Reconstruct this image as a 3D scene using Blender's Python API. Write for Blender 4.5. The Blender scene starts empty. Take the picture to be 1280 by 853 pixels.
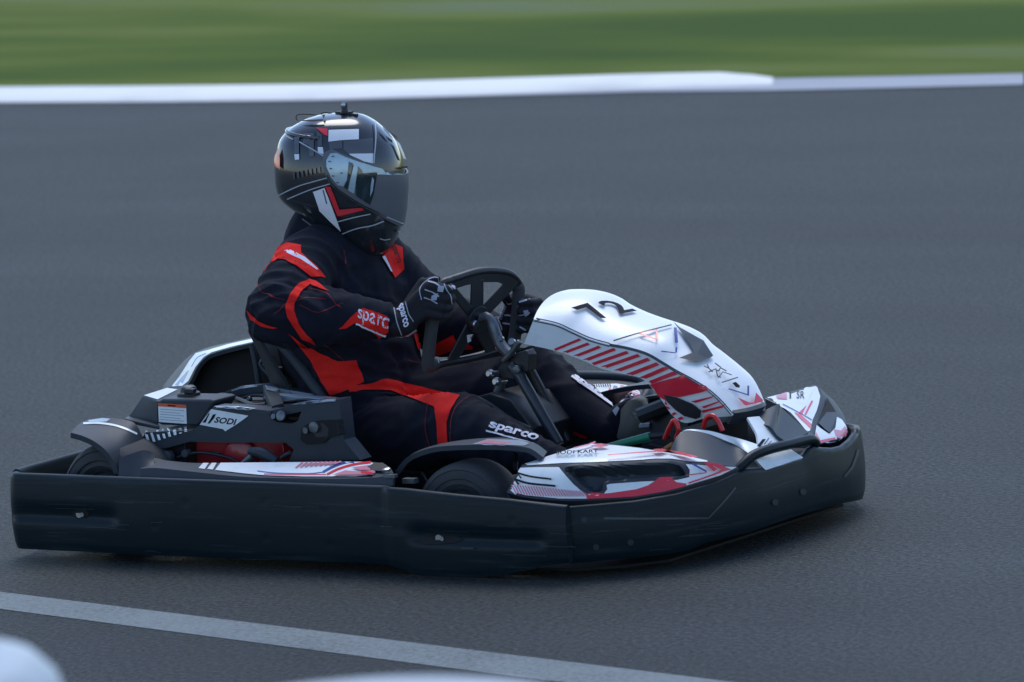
import bpy, bmesh, math, random
from mathutils import Vector, Matrix, noise
from mathutils.bvhtree import BVHTree

random.seed(7)
SC = bpy.context.scene
COL = SC.collection
R = math.radians

# ------------------------------------------------------------------ the photograph's camera (kart axes: x ahead, y left, z up)
CAM = Vector((10.4248, -14.6739, 2.8456))
FPX, PAN, TILT, ROLL = 8990.75, 2.1742, -.1325, -.0701
FW = Vector((math.cos(PAN) * math.cos(TILT), math.sin(PAN) * math.cos(TILT), math.sin(TILT)))
_r = Vector((math.sin(PAN), -math.cos(PAN), 0)); _u = _r.cross(FW)
RT = _r * math.cos(ROLL) + _u * math.sin(ROLL)
UP = -_r * math.sin(ROLL) + _u * math.cos(ROLL)

def ray(u, v): return FW + RT * ((u - 640) / FPX) - UP * ((v - 426.5) / FPX)
def proj(p):
    d = p - CAM; z = d.dot(FW)
    return 640 + FPX * d.dot(RT) / z, 426.5 - FPX * d.dot(UP) / z
def A(u, v, y=None, x=None, z=None, t=None):
    """the point seen at pixel (u, v) of the photograph that lies on a known plane of the kart"""
    d = ray(u, v)
    if t is None:
        if y is not None: t = (y - CAM.y) / d.y
        elif x is not None: t = (x - CAM.x) / d.x
        else: t = (z - CAM.z) / d.z
    return CAM + d * t
def Zm(ox, oy, s):
    return lambda *p: [(ox + a / s, oy + b / s) for a, b in p]

# ------------------------------------------------------------------ materials
M = {}
def mat(name, col, rough=.5, metal=0, var=0, vscale=(8, 8, 8), col2=None, bump=0, bscale=200, coat=0, spec=.5, lo=.35, hi=.75, detail=6, sheen=0):
    m = bpy.data.materials.new(name); m.use_nodes = True
    nt = m.node_tree; b = nt.nodes['Principled BSDF']
    b.inputs['Base Color'].default_value = (*col, 1); b.inputs['Roughness'].default_value = rough
    b.inputs['Metallic'].default_value = metal; b.inputs['Coat Weight'].default_value = coat
    b.inputs['Coat Roughness'].default_value = .08
    b.inputs['Specular IOR Level'].default_value = spec; b.inputs['Sheen Weight'].default_value = sheen
    tc = nt.nodes.new('ShaderNodeTexCoord')
    if col2 or var:
        mp = nt.nodes.new('ShaderNodeMapping'); mp.inputs['Scale'].default_value = vscale
        nt.links.new(tc.outputs['Object'], mp.inputs['Vector'])
        n = nt.nodes.new('ShaderNodeTexNoise'); n.inputs['Scale'].default_value = 1; n.inputs['Detail'].default_value = detail
        n.inputs['Roughness'].default_value = .65
        nt.links.new(mp.outputs[0], n.inputs['Vector'])
        rp = nt.nodes.new('ShaderNodeMapRange'); rp.inputs[1].default_value = lo; rp.inputs[2].default_value = hi
        nt.links.new(n.outputs[0], rp.inputs[0])
        mx = nt.nodes.new('ShaderNodeMix'); mx.data_type = 'RGBA'
        mx.inputs[6].default_value = (*col, 1)
        c2 = col2 or tuple(c * (1 - var) for c in col)
        mx.inputs[7].default_value = (*c2, 1)
        nt.links.new(rp.outputs[0], mx.inputs[0]); nt.links.new(mx.outputs[2], b.inputs['Base Color'])
        rr = nt.nodes.new('ShaderNodeMapRange'); rr.inputs[3].default_value = rough * .85; rr.inputs[4].default_value = min(1, rough * 1.25)
        nt.links.new(n.outputs[0], rr.inputs[0]); nt.links.new(rr.outputs[0], b.inputs['Roughness'])
    if bump:
        n2 = nt.nodes.new('ShaderNodeTexNoise'); n2.inputs['Scale'].default_value = bscale; n2.inputs['Detail'].default_value = 3
        nt.links.new(tc.outputs['Object'], n2.inputs['Vector'])
        bp = nt.nodes.new('ShaderNodeBump'); bp.inputs['Strength'].default_value = bump; bp.inputs['Distance'].default_value = .01
        nt.links.new(n2.outputs[0], bp.inputs['Height']); nt.links.new(bp.outputs[0], b.inputs['Normal'])
    M[name] = m
    return m

mat('bumper_black', (.0034, .0115, .0165), .4, var=.3, vscale=(2.2, 2.2, 45), col2=(.034, .050, .058), lo=.54, hi=.86, bump=.03, bscale=140, spec=.22)
mat('plastic_grey', (.028, .037, .049), .48, spec=.28, var=.2, vscale=(9, 9, 9), col2=(.040, .049, .062), bump=.04, bscale=350)
mat('plastic_black', (.012, .014, .018), .42, col2=(.02, .023, .028), vscale=(12, 12, 12))
mat('trough_grey', (.030, .038, .050), .5)
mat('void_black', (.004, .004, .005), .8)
mat('white', (.74, .79, .82), .36, col2=(.50, .54, .56), vscale=(14, 14, 14), lo=.52, hi=.95, coat=.2)
mat('white_gloss', (.80, .83, .86), .38, coat=.15, col2=(.70, .73, .76), vscale=(9, 9, 9), lo=.55, hi=.9)
mat('red', (.66, .020, .045), .3, coat=.3)
mat('pink', (.56, .20, .27), .35, coat=.2)
mat('blue', (.035, .06, .27), .3, coat=.3)
mat('ink', (.012, .013, .022), .7, spec=.12)
mat('ink_grey', (.07, .078, .095), .7, spec=.15)
mat('pale_grey', (.32, .38, .43), .35, coat=.3)
mat('orange', (.65, .10, .03), .4)
mat('suit', (.0085, .0100, .0185), .85, col2=(.0125, .0145, .0255), vscale=(14, 14, 14), bump=.25, bscale=420, sheen=.02, spec=.15)
mat('suit_red', (.80, .022, .016), .8, col2=(.66, .014, .012), vscale=(16, 16, 16), bump=.25, bscale=420, spec=.2)
mat('suit_white', (.72, .70, .80), .8)
mat('stitch', (.26, .008, .014), .8)
mat('suit_ink', (.02, .004, .006), .8)
mat('glove', (.008, .009, .014), .8, bump=.3, bscale=500)
mat('glove_grey', (.36, .39, .48), .7)
mat('helmet_black', (.022, .026, .032), .2, coat=.7, col2=(.015, .018, .022), vscale=(7, 7, 7))
mat('helmet_grey', (.070, .076, .088), .22, coat=.8)
mat('helmet_white', (.78, .80, .84), .18, coat=.8)
mat('helmet_line', (.42, .45, .50), .2, coat=.8)
mat('helmet_red', (.74, .025, .04), .18, coat=.8)
mat('visor_grey', (.105, .115, .130), .4, coat=.1)  # even dark grey over the whole visor
mat('visor_sky_reflection', (.42, .54, .60), .2, metal=.2, coat=.4, col2=(.30, .42, .48), vscale=(22, 22, 30))  # pale patches: reflected sky painted into the visor's colour
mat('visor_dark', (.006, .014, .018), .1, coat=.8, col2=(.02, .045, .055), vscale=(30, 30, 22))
mat('rubber', (.036, .040, .044), .85, col2=(.055, .058, .062), vscale=(30, 30, 30), bump=.15, bscale=160)
mat('steel', (.42, .44, .46), .32, metal=1)
mat('rod', (.035, .042, .052), .3, metal=.2)
mat('alu', (.16, .18, .20), .42, metal=.7, col2=(.08, .09, .1), vscale=(60, 60, 60))
mat('engine_red', (.30, .006, .014), .35, coat=.3)
mat('frame_red', (.50, .010, .012), .35, coat=.3)
mat('green', (.01, .20, .10), .4)
mat('amber', (.35, .14, .02), .5)
mat('sole', (.12, .12, .11), .8)
mat('sole_mark', (.30, .30, .28), .8)
mat('stack_white', (.44, .51, .56), .55, col2=(.34, .40, .44), vscale=(5, 5, 5))

# ------------------------------------------------------------------ mesh builder
def tidy(obj, kind=None, label=None, cat=None, group=None):
    if kind: obj['kind'] = kind
    if label: obj['label'] = label
    if cat: obj['category'] = cat
    if group: obj['group'] = group
    return obj

def catmull(pts, n):
    pts = [Vector(p) for p in pts]
    if len(pts) == 2: return [pts[0].lerp(pts[1], i / (n - 1)) for i in range(n)]
    P = [pts[0] * 2 - pts[1]] + pts + [pts[-1] * 2 - pts[-2]]
    fine = []
    for i in range(1, len(P) - 2):
        a, b, c, d = P[i - 1:i + 3]
        for k in range(16):
            t = k / 16
            fine.append(.5 * ((2 * b) + (c - a) * t + (2 * a - 5 * b + 4 * c - d) * t * t + (3 * b - a - 3 * c + d) * t ** 3))
    fine.append(pts[-1])
    return resample(fine, n)

def resample(pts, n):
    L = [0]
    for a, b in zip(pts, pts[1:]): L.append(L[-1] + (b - a).length)
    out = []; j = 0
    for i in range(n):
        s = L[-1] * i / (n - 1)
        while j < len(L) - 2 and L[j + 1] < s: j += 1
        d = L[j + 1] - L[j]
        out.append(pts[j].lerp(pts[j + 1], 0 if d < 1e-9 else (s - L[j]) / d))
    return out

class Part:
    def __init__(s):
        s.bm = bmesh.new(); s.mats = []; s.cur = 0; s._bvh = None; s.ndecal = 0; s.lift = .0012; s.gap = .00025; s.step = 6
    def use(s, name):
        if name not in s.mats: s.mats.append(name)
        s.cur = s.mats.index(name); return s
    def V(s, p): return s.bm.verts.new(p)
    def F(s, vs):
        try:
            f = s.bm.faces.new(vs); f.material_index = s.cur; f.smooth = True; return f
        except ValueError: return None
    def grid(s, G, closed_i=False, closed_j=False):
        vs = [[s.V(p) for p in row] for row in G]
        n, m = len(vs), len(vs[0])
        for i in range(n if closed_i else n - 1):
            for j in range(m if closed_j else m - 1):
                s.F([vs[i][j], vs[(i + 1) % n][j], vs[(i + 1) % n][(j + 1) % m], vs[i][(j + 1) % m]])
        return vs
    def slab(s, G, t, face=None):
        """a curved sheet G[i][j] given real thickness t away from the side facing the point `face`"""
        n, m = len(G), len(G[0]); N = [[None] * m for _ in range(n)]
        acc = Vector()
        for i in range(n):
            for j in range(m):
                a = G[min(i + 1, n - 1)][j] - G[max(i - 1, 0)][j]; b = G[i][min(j + 1, m - 1)] - G[i][max(j - 1, 0)]
                c = a.cross(b); c = c.normalized() if c.length > 1e-12 else Vector((0, 0, 1)); N[i][j] = c; acc += c
        ref = ((face or CAM) - G[n // 2][m // 2])
        sg = 1 if acc.dot(ref) > 0 else -1
        top = s.grid(G)
        bot = s.grid([[G[i][j] - N[i][j] * sg * t for j in range(m)] for i in range(n)])
        ring = lambda v: [v[i][0] for i in range(n)] + [v[n - 1][j] for j in range(1, m)] + [v[i][m - 1] for i in range(n - 2, -1, -1)] + [v[0][j] for j in range(m - 2, 0, -1)]
        a, b = ring(top), ring(bot)
        for i in range(len(a)): s.F([a[i], a[(i + 1) % len(a)], b[(i + 1) % len(a)], b[i]])
        return top
    def patch(s, rails, n=40, m=6, t=.004, smooth=True, face=None, warp=None):
        rs = [catmull(r, n) if smooth else resample([Vector(p) for p in r], n) for r in rails]
        G = []
        for i in range(n):
            col = [r[i] for r in rs]
            G.append(catmull(col, m * (len(rs) - 1) + 1) if len(rs) > 2 else [col[0].lerp(col[1], k / m) for k in range(m + 1)])
        if warp: G = [[warp(p) for p in row] for row in G]
        return s.slab(G, t, face) if t else s.grid(G)
    def prism(s, pts, vec):
        a = [s.V(p) for p in pts]; b = [s.V(Vector(p) + Vector(vec)) for p in pts]
        s.F(a); s.F(b[::-1])
        for i in range(len(a)): s.F([a[i], b[i], b[(i + 1) % len(a)], a[(i + 1) % len(a)]])
    def box(s, c, d, rot=None):
        c = Vector(c); rot = rot or Matrix.Identity(3)
        P = [c + rot @ Vector((d[0] * a / 2, d[1] * b / 2, d[2] * e / 2)) for a in (-1, 1) for b in (-1, 1) for e in (-1, 1)]
        v = [s.V(p) for p in P]
        for q in ((0, 1, 3, 2), (4, 6, 7, 5), (0, 4, 5, 1), (2, 3, 7, 6), (0, 2, 6, 4), (1, 5, 7, 3)): s.F([v[k] for k in q])
    def tube(s, pts, r, k=10, n=None, closed=False, flat=1):
        pts = [Vector(p) for p in pts]
        if n:
            if closed: pts = catmull(pts + [pts[0]], n)[:-1]
            else: pts = catmull(pts, n)
        N = len(pts); rr = r if callable(r) else (lambda t: r)
        up = None; rings = []
        for i in range(N):
            t = (pts[(i + 1) % N] - pts[i - 1]) if closed else (pts[min(i + 1, N - 1)] - pts[max(i - 1, 0)])
            t.normalize()
            if up is None: up = t.orthogonal().normalized()
            up = (up - t * up.dot(t)).normalized(); w = t.cross(up)
            q = rr(i / max(1, N - 1))
            rings.append([pts[i] + (up * math.cos(2 * math.pi * a / k) + w * math.sin(2 * math.pi * a / k) * flat) * q for a in range(k)])
        vs = s.grid(rings, closed_i=closed, closed_j=True)
        if not closed: s.F(vs[0][::-1]); s.F(vs[-1])
    def lathe(s, c, axis, prof, k=32):
        """prof: list of (along axis, radius)"""
        c = Vector(c); ax = Vector(axis).normalized(); u = ax.orthogonal().normalized(); w = ax.cross(u)
        G = [[c + ax * h + (u * math.cos(2 * math.pi * a / k) + w * math.sin(2 * math.pi * a / k)) * max(q, 1e-4) for a in range(k)] for h, q in prof]
        vs = s.grid(G, closed_j=True)
        if prof[0][1] > 1e-3: s.F(vs[0][::-1])
        if prof[-1][1] > 1e-3: s.F(vs[-1])
    def bvh(s):
        if s._bvh is None: s._bvh = BVHTree.FromBMesh(s.bm)
        return s._bvh
    def hit(s, u, v, off=0.0):
        d = ray(u, v).normalized(); h = s.bvh().ray_cast(CAM, d)
        if h[0] is None: return None
        n = h[1] if h[1].dot(d) < 0 else -h[1]
        return h[0] + n * off
    def stick(s, px, off):
        hs = [s.hit(u, v, off) for u, v in px]
        good = [(h - CAM).length for h in hs if h]
        if not good: return None
        D = sum(good) / len(good); out = []
        for h, (u, v) in zip(hs, px):
            if h is None:
                p = CAM + ray(u, v).normalized() * D
                q = s.bvh().find_nearest(p); n = q[1]
                if n.dot(CAM - q[0]) < 0: n = -n
                h = q[0] + n * off
            out.append(h)
        return out
    def decal(s, px, name, off=None, step=6):
        s.bvh(); s.ndecal += 1
        off = (s.lift + s.gap * s.ndecal) if off is None else off
        b2 = bmesh.new(); vs = []
        for u, v in px:
            vs.append(b2.verts.new((u, v, 0)))
        es = [b2.edges.new((vs[i], vs[(i + 1) % len(vs)])) for i in range(len(vs))]
        bmesh.ops.triangle_fill(b2, edges=es, use_beauty=True)
        for _ in range(6):
            L = [e for e in b2.edges if e.calc_length() > min(step, s.step)]
            if not L: break
            bmesh.ops.subdivide_edges(b2, edges=L, cuts=1)
            bmesh.ops.triangulate(b2, faces=[f for f in b2.faces if len(f.verts) > 3])
        s._put(b2, name, off)
    def _put(s, b2, name, off):
        b2.verts.ensure_lookup_table(); b2.verts.index_update()
        P = s.stick([(v.co.x, v.co.y) for v in b2.verts], off)
        s.use(name)
        if P:
            nv = [s.V(p) for p in P]
            for f in b2.faces:
                g = s.F([nv[v.index] for v in f.verts])
                if g:
                    g.normal_update()
                    if g.normal.dot(CAM - g.verts[0].co) < 0: g.normal_flip()
        b2.free()
    def line(s, px, w, name, off=None, taper=False):
        px = [Vector((a, b, 0)) for a, b in px]; L = []; Rr = []
        for i, p in enumerate(px):
            t = (px[min(i + 1, len(px) - 1)] - px[max(i - 1, 0)]).normalized(); nn = Vector((-t.y, t.x, 0)) * w / 2
            if taper: nn *= 1 - .8 * i / (len(px) - 1)
            L.append(p + nn); Rr.append(p - nn)
        s.decal([(p.x, p.y) for p in L + Rr[::-1]], name, off)
    def curve(s, px, w, name, off=None, n=14):
        q = catmull([(a, b, 0) for a, b in px], n); s.line([(p.x, p.y) for p in q], w, name, off)
    def text(s, txt, quad, name, bold=0.0, off=None):
        """lettering: quad = pixels of baseline-left, baseline-right, top-right, top-left"""
        s.bvh(); s.ndecal += 1
        off = (s.lift + s.gap * s.ndecal) if off is None else off
        cu = bpy.data.curves.new('lettering', 'FONT'); cu.body = txt; cu.offset = bold; cu.resolution_u = 3
        ob = bpy.data.objects.new('lettering', cu); COL.objects.link(ob)
        dg = bpy.context.evaluated_depsgraph_get(); me = bpy.data.meshes.new_from_object(ob.evaluated_get(dg))
        b2 = bmesh.new(); b2.from_mesh(me)
        bpy.data.objects.remove(ob); bpy.data.curves.remove(cu); bpy.data.meshes.remove(me)
        bmesh.ops.triangulate(b2, faces=b2.faces[:])
        xs = [v.co.x for v in b2.verts]; ys = [v.co.y for v in b2.verts]
        x0, x1, y0, y1 = min(xs), max(xs), min(ys), max(ys)
        bl, br, tr, tl = [Vector((*q, 0)) for q in quad]
        for v in b2.verts:
            a = (v.co.x - x0) / (x1 - x0); b = (v.co.y - y0) / (y1 - y0)
            v.co = bl.lerp(br, a).lerp(tl.lerp(tr, a), b)
        for _ in range(3):
            L = [e for e in b2.edges if e.calc_length() > 4]
            if not L: break
            bmesh.ops.subdivide_edges(b2, edges=L, cuts=1); bmesh.ops.triangulate(b2, faces=[f for f in b2.faces if len(f.verts) > 3])
        s._put(b2, name, off)
    def pieces(s, name, parent=None, **kw):
        """each separate piece of the mesh becomes a part of its own"""
        s.bm.faces.ensure_lookup_table(); s.bm.faces.index_update(); seen = set(); out = []
        for f in s.bm.faces:
            if f.index in seen: continue
            st = [f]; isl = []; seen.add(f.index)
            while st:
                g = st.pop(); isl.append(g)
                for v in g.verts:
                    for h in v.link_faces:
                        if h.index not in seen: seen.add(h.index); st.append(h)
            Q = Part(); Q.mats = list(s.mats); mp = {}
            for g in isl:
                for v in g.verts:
                    if v not in mp: mp[v] = Q.bm.verts.new(v.co)
                Q.cur = g.material_index; Q.F([mp[v] for v in g.verts])
            out.append(Q.obj(name, parent, **kw))
        s.bm.free(); return out
    def obj(s, name, parent=None, bevel=0, angle=38, **kw):
        bmesh.ops.recalc_face_normals(s.bm, faces=s.bm.faces[:]) if s.ndecal == 0 else None
        ca = R(angle)
        for e in s.bm.edges:
            if len(e.link_faces) == 2 and e.calc_face_angle(0) > ca: e.smooth = False
        me = bpy.data.meshes.new(name); s.bm.to_mesh(me); s.bm.free()
        for n in s.mats: me.materials.append(M[n])
        o = bpy.data.objects.new(name, me); COL.objects.link(o)
        if parent: o.parent = parent
        if bevel:
            b = o.modifiers.new('edge', 'BEVEL'); b.width = bevel; b.segments = 2; b.limit_method = 'ANGLE'; b.angle_limit = R(40)
        return tidy(o, **kw)

def empty(name, loc=(0, 0, 0), **kw):
    o = bpy.data.objects.new(name, None); COL.objects.link(o); o.location = loc; o.empty_display_size = .1
    return tidy(o, **kw)
def mirror(p): return Vector((p[0], -p[1], p[2]))
def interp(tab, x):
    if x <= tab[0][0]: return tab[0][1]
    for (a, b), (c, d) in zip(tab, tab[1:]):
        if x <= c: return b + (d - b) * (x - a) / (c - a)
    return tab[-1][1]
def sstep(a, b, x):
    t = max(0, min(1, (x - a) / (b - a))); return t * t * (3 - 2 * t)
def inside(poly, u, v):
    c = False; j = len(poly) - 1
    for i in range(len(poly)):
        (a, b), (d, e) = poly[i], poly[j]
        if (b > v) != (e > v) and u < (d - a) * (v - b) / (e - b) + a: c = not c
        j = i
    return c
def edge_dist(poly, u, v):
    best = 1e9
    for i in range(len(poly)):
        a = Vector(poly[i]); b = Vector(poly[(i + 1) % len(poly)]); p = Vector((u, v))
        t = max(0, min(1, (p - a).dot(b - a) / max(1e-9, (b - a).length_squared)))
        best = min(best, (a + (b - a) * t - p).length)
    return best

# ================================================================== THE GO-KART
kart = empty('go_kart', label='white and red racing go-kart with black bumpers and number 72, driven across the asphalt', cat='go-kart')

# ---- side, rear and front bumpers: hollow moulded strips with a rolled upper lip
def strip(name, path, ztop, zbot, bump=None, th=.016, lip=.012, step=.009, rows=26, decals=None, lean=0.0):
    """path: plan points (x, y); outward is to the right of travel"""
    pts = resample([Vector((a, b, 0)) for a, b in path], max(8, int(sum((Vector(p) - Vector(q)).length for p, q in zip(path, path[1:])) / step)))
    P = Part().use('bumper_black'); G = []
    for i, p in enumerate(pts):
        t = (pts[min(i + 1, len(pts) - 1)] - pts[max(i - 1, 0)]).normalized(); o = Vector((t.y, -t.x, 0))
        zt, zb = ztop(p), zbot(p); sec = []
        for k in range(rows + 1):
            q = k / rows; z = zb + (zt - lip - zb) * q
            d = .006 * math.sin(math.pi * q) - .003 * (1 - sstep(0, .10, q)) + lean * q
            if bump: d += bump(p.x, z, q)
            sec.append(p + o * d + Vector((0, 0, z)))
        top = sec[-1]
        for a in range(1, 6):
            w = math.pi * a / 6
            sec.append(top - o * (lip * (1 - math.cos(w))) + Vector((0, 0, lip * math.sin(w))))
        inn = top - o * 2 * lip
        for k in range(4): sec.append(inn - Vector((0, 0, (zt - lip - zb) * k / 3)) + o * (2 * lip - th if k == 3 else 0))
        G.append(sec)
    vs = P.grid(G, closed_j=True)
    P.F(vs[0]); P.F(vs[-1][::-1])
    bmesh.ops.recalc_face_normals(P.bm, faces=P.bm.faces[:])
    if decals: decals(P)
    return P.obj(name, kart, angle=50)

YS = .685
def slot(x, z, x0, x1, z0, h, d):
    w = sstep(x0, x0 + .05, x) * (1 - sstep(x1 - .05, x1, x))
    a = (z - z0) / h
    prof = math.exp(-abs(max(a, 0)) ** 2 * .7) if a > 0 else math.exp(-(a * 1.9) ** 2)
    return -d * w * prof
def side_bump(x, z, q):
    b = slot(x, z, -.79, -.42, .112, .022, .011) + slot(x, z, .44, .86, .098, .020, .013)
    b += .007 * sstep(.375, .40, x)                                # the front half stands proud of the rear half
    b += -.003 * math.exp(-((x - .37) / .01) ** 2)
    b += .0015 * noise.noise(Vector((x * 5, z * 9, 1.3)))
    for (hx, hz) in ((-.32, .10), (-.22, .16), (.02, .17), (.02, .08), (.20, .15), (.21, .07), (.76, .15), (.77, .07)):
        b -= .0022 * math.exp(-(((x - hx) ** 2 + (z - hz) ** 2) / .007 ** 2))
    return b
side_top = [(-.80, .219), (-.3, .219), (.1, .219), (.36, .219), (.45, .217), (.60, .208), (.75, .200), (.85, .191), (.90, .187)]
side_bot = [(-.80, .026), (-.1, .024), (.3, .027), (.40, .024), (.47, .006), (.60, .004), (.72, .014), (.82, .036), (.93, .052)]
side_path = [(-.787, -.655), (-.780, -.672), (-.762, -YS), (-.2, -YS - .004), (.36, -YS - .002), (.40, -YS - .008), (.6, -YS - .012), (.78, -YS - .006), (.905, -YS + .006)]
def side_marks(P):
    P.use('void_black')
    P.decal([(92, 640), (98, 637), (108, 637), (112, 642), (108, 648), (96, 648), (90, 645)], 'void_black')
    P.decal([(520, 674), (540, 667), (566, 668), (580, 674), (570, 679), (545, 681), (528, 681)], 'void_black')
    rnd = random.Random(4)
    for k in range(26):                                            # pale rub marks along the strip
        u = rnd.uniform(30, 690); v = rnd.uniform(622, 700) if u < 470 else rnd.uniform(640, 712); w = rnd.uniform(14, 60)
        v += (u - 250) * .03
        if P.hit(u, v) is None: continue
        P.curve([(u, v), (u + w * .4, v + rnd.uniform(-.6, 1.6)), (u + w, v + w * .04 + rnd.uniform(-1, 1))], rnd.uniform(.5, 1.1), 'scuff', n=6)
mat('scuff', (.013, .025, .032), .6)
side = strip('side_bumper', side_path, lambda p: interp(side_top, p.x), lambda p: interp(side_bot, p.x), side_bump, decals=side_marks)
strip('side_bumper', [(x, -y * (1 - .12 * sstep(.2, .9, x))) for x, y in side_path][::-1], lambda p: interp(side_top, p.x), lambda p: interp(side_bot, p.x), None, step=.02)
strip('rear_bumper', [(-.80, .66), (-.806, .4), (-.808, 0), (-.806, -.4), (-.80, -.60), (-.792, -.648)], lambda p: .223, lambda p: .045, None, step=.02)
for (u, v, y) in ((103, 643.5, -.685), (553, 673.5, -.700)):
    c = A(u, v, y=y); b = Part().use('steel')
    b.lathe(c, (0, -1, 0), [(-.012, .0065), (0, .0065), (.003, .0055), (.003, .003), (.001, .0028), (.001, 0)], 12)
    b.lathe(c + Vector((-.012, .002, 0)), (0, -1, 0), [(-.01, .010), (0, .010), (.0015, .009), (.0015, .0)], 16)
    b.obj('bolt', kart)

# front bumper: traced rim and lower edge set on a symmetrical plan curve
plan = [(.885, .655), (.95, .605), (1.03, .525), (1.08, .435), (1.115, .33), (1.135, .2), (1.14, 0)]
def plan_y(x): return .655 if x < .885 else interp(plan, x)
def on_plan(u, v, inset):
    lo, hi = .0, .75
    for _ in range(40):
        m_ = (lo + hi) / 2; p = A(u, v, y=-m_)
        if m_ > plan_y(p.x) - inset: hi = m_
        else: lo = m_
    return A(u, v, y=-lo)
FAR = .87                                                          # the far corner sits a little closer in
plan_full = [(x, -y) for x, y in plan] + [(x, y * FAR) for x, y in plan[::-1][1:]]
def mirror_front(p): return Vector((p[0], -p[1] * FAR, p[2]))
rim_v = [(690, 633), (702, 634), (745, 630.5), (795, 626), (845, 617.5), (895, 603), (920, 592), (935, 586), (957, 585), (985, 576), (1004, 571), (1012, 561), (1019, 557), (1030, 559.5), (1044, 560), (1056, 557), (1066, 549), (1076, 536)]
low_v = [(690, 707), (727, 704), (770, 700), (820, 695), (860, 689), (880, 680), (915, 671), (940, 665), (970, 654), (991, 647), (1020, 638.5), (1055, 629), (1068, 627), (1080, 624)]
def solve_z(p, tab, z):
    for _ in range(12):
        u, v = proj(Vector((p.x, p.y, z))); z += (v - interp(tab, u)) / 488
    return z
def far_blend(tab, z0, zend):
    cache = {}
    def f(p):
        if p.y < .36: return solve_z(p, tab, z0)
        zb = solve_z(Vector((1.106, .36, 0)), tab, z0)
        return zb + (zend - zb) * sstep(.36, .62, p.y)
    return f
rim_path = catmull([(x, y, 0) for x, y in plan_full], 150)
rim_path = [(p.x, p.y) for p in rim_path]
def front_bump(x, z, q):
    return .0015 * noise.noise(Vector((x * 9, z * 9, 4.3)))
def front_marks(P):
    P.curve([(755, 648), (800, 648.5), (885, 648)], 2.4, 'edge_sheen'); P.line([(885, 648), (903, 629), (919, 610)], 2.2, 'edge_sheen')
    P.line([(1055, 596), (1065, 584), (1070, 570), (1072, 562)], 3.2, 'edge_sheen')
    for (u, v) in ((788, 678), (745, 684), (1003, 615), (968, 628), (730, 650)):
        P.decal([(u + 4 * math.cos(a * .7), v + 4 * math.sin(a * .7)) for a in range(9)], 'scuff')
    rnd = random.Random(9)
    for k in range(12):
        u = rnd.uniform(720, 900); v = rnd.uniform(655, 690); w = rnd.uniform(10, 40)
        P.curve([(u, v), (u + w, v - w * .06)], .7, 'scuff', n=4)
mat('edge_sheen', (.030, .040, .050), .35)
front = strip('front_bumper', rim_path, far_blend(rim_v, .2, .19), far_blend(low_v, .05, .055), front_bump, decals=front_marks, lip=.010)
bar = Part().use('bumper_black')
bar.tube([A(912, 594, x=1.10), A(925, 584, x=1.118), A(940, 570.5, x=1.128), A(961, 562, x=1.136), A(987, 555.5, x=1.138), A(1013, 549.5, x=1.132), A(1020, 555, x=1.128)], .0125, 12, 40)
bar.obj('bumper_bar', kart)

# ---- wheels
def wheel(c, r, w, steer, side):
    d = Vector((math.sin(steer), -math.cos(steer), 0)) * (1 if side < 0 else -1)   # axle direction, outwards
    t = Part().use('rubber'); h = w / 2
    t.lathe(c, d, [(-h * .8, r * .5), (-h, r * .62), (-h * 1.02, r * .8), (-h * .93, r * .93), (-h * .75, r * .985), (-h * .4, r), (0, r * 1.002), (h * .4, r), (h * .75, r * .985), (h * .93, r * .93), (h * .985, r * .885), (h * .955, r * .87), (h * 1.02, r * .8), (h * 1.02, r * .72), (h * .96, r * .70), (h, r * .62), (h * .8, r * .5)], 56)
    o = t.obj('tyre', kart)
    k = Part().use('alu')
    k.lathe(c, d, [(-h * .8, r * .49), (-h * .3, r * .42), (h * .3, r * .42), (h * .9, r * .5), (h * .95, r * .54), (h * .85, r * .54), (h * .5, r * .40), (h * .35, r * .2), (h * .75, r * .17), (h * .8, r * .06), (h * .8, 0)], 36)
    k.obj('rim', o)
for sd in (-1, 1):
    wheel(Vector((.520, sd * .52, .13)), .13, .115, R(5), sd)
    wheel(Vector((-.56, sd * .495, .14)), .14, .18, 0, sd)

# ---- chassis, floor, axle
f = Part().use('plastic_black')
f.box((.15, 0, .055), (1.70, .76, .006))
for sd in (-1, 1): f.box((.05, sd * .632, .062), (1.66, .066, .006)); f.box((.03, sd * .4875, .058), (.72, .245, .006))  # side strips added to block light from the ground below
f.pieces('floor_and_shade_strips', kart)
f = Part().use('plastic_black'); f.prism([Vector((x, y, .066)) for x, y in [(.87, -.64), (.95, -.585), (1.03, -.505), (1.08, -.415), (1.11, -.31), (1.12, 0), (1.10, .27), (1.03, .44), (.95, .51), (.87, .55)]], (0, 0, .006)); f.obj('nose_light_block', kart)  # added tray that keeps light off the ground under the nose
f = Part().use('void_black'); f.prism([Vector((x, y, .012)) for x, y in [(.62, -.61), (.86, -.60), (.95, -.54), (1.03, -.44), (1.03, .36), (.95, .45), (.66, .48), (.66, -.44), (.62, -.44)]], (0, 0, .006)); f.obj('bumper_shade_plate', kart)  # black plate added as the dark shade below the front bumper
f = Part().use('plastic_black')
for sd in (-1, 1):
    f.tube([(-.72, sd * .30, .10), (-.35, sd * .29, .075), (.1, sd * .30, .07), (.45, sd * .30, .08), (.78, sd * .2, .09), (.98, sd * .14, .10)], .015, 10, 40)
    f.tube([(.42, sd * .30, .09), (.52, sd * .46, .13)], .018, 10)
    f.tube([(.10, sd * .30, .08), (.14, sd * .62, .12), (.30, sd * .64, .13), (.38, sd * .62, .13)], .012, 8, 24)
    f.tube([(-.32, sd * .30, .08), (-.36, sd * .62, .13), (.12, sd * .63, .13)], .012, 8, 24)
f.tube([(.78, -.2, .09), (.78, .2, .09)], .014, 10)
f.tube([(.1, -.3, .07), (.1, .3, .07)], .014, 10)
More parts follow.
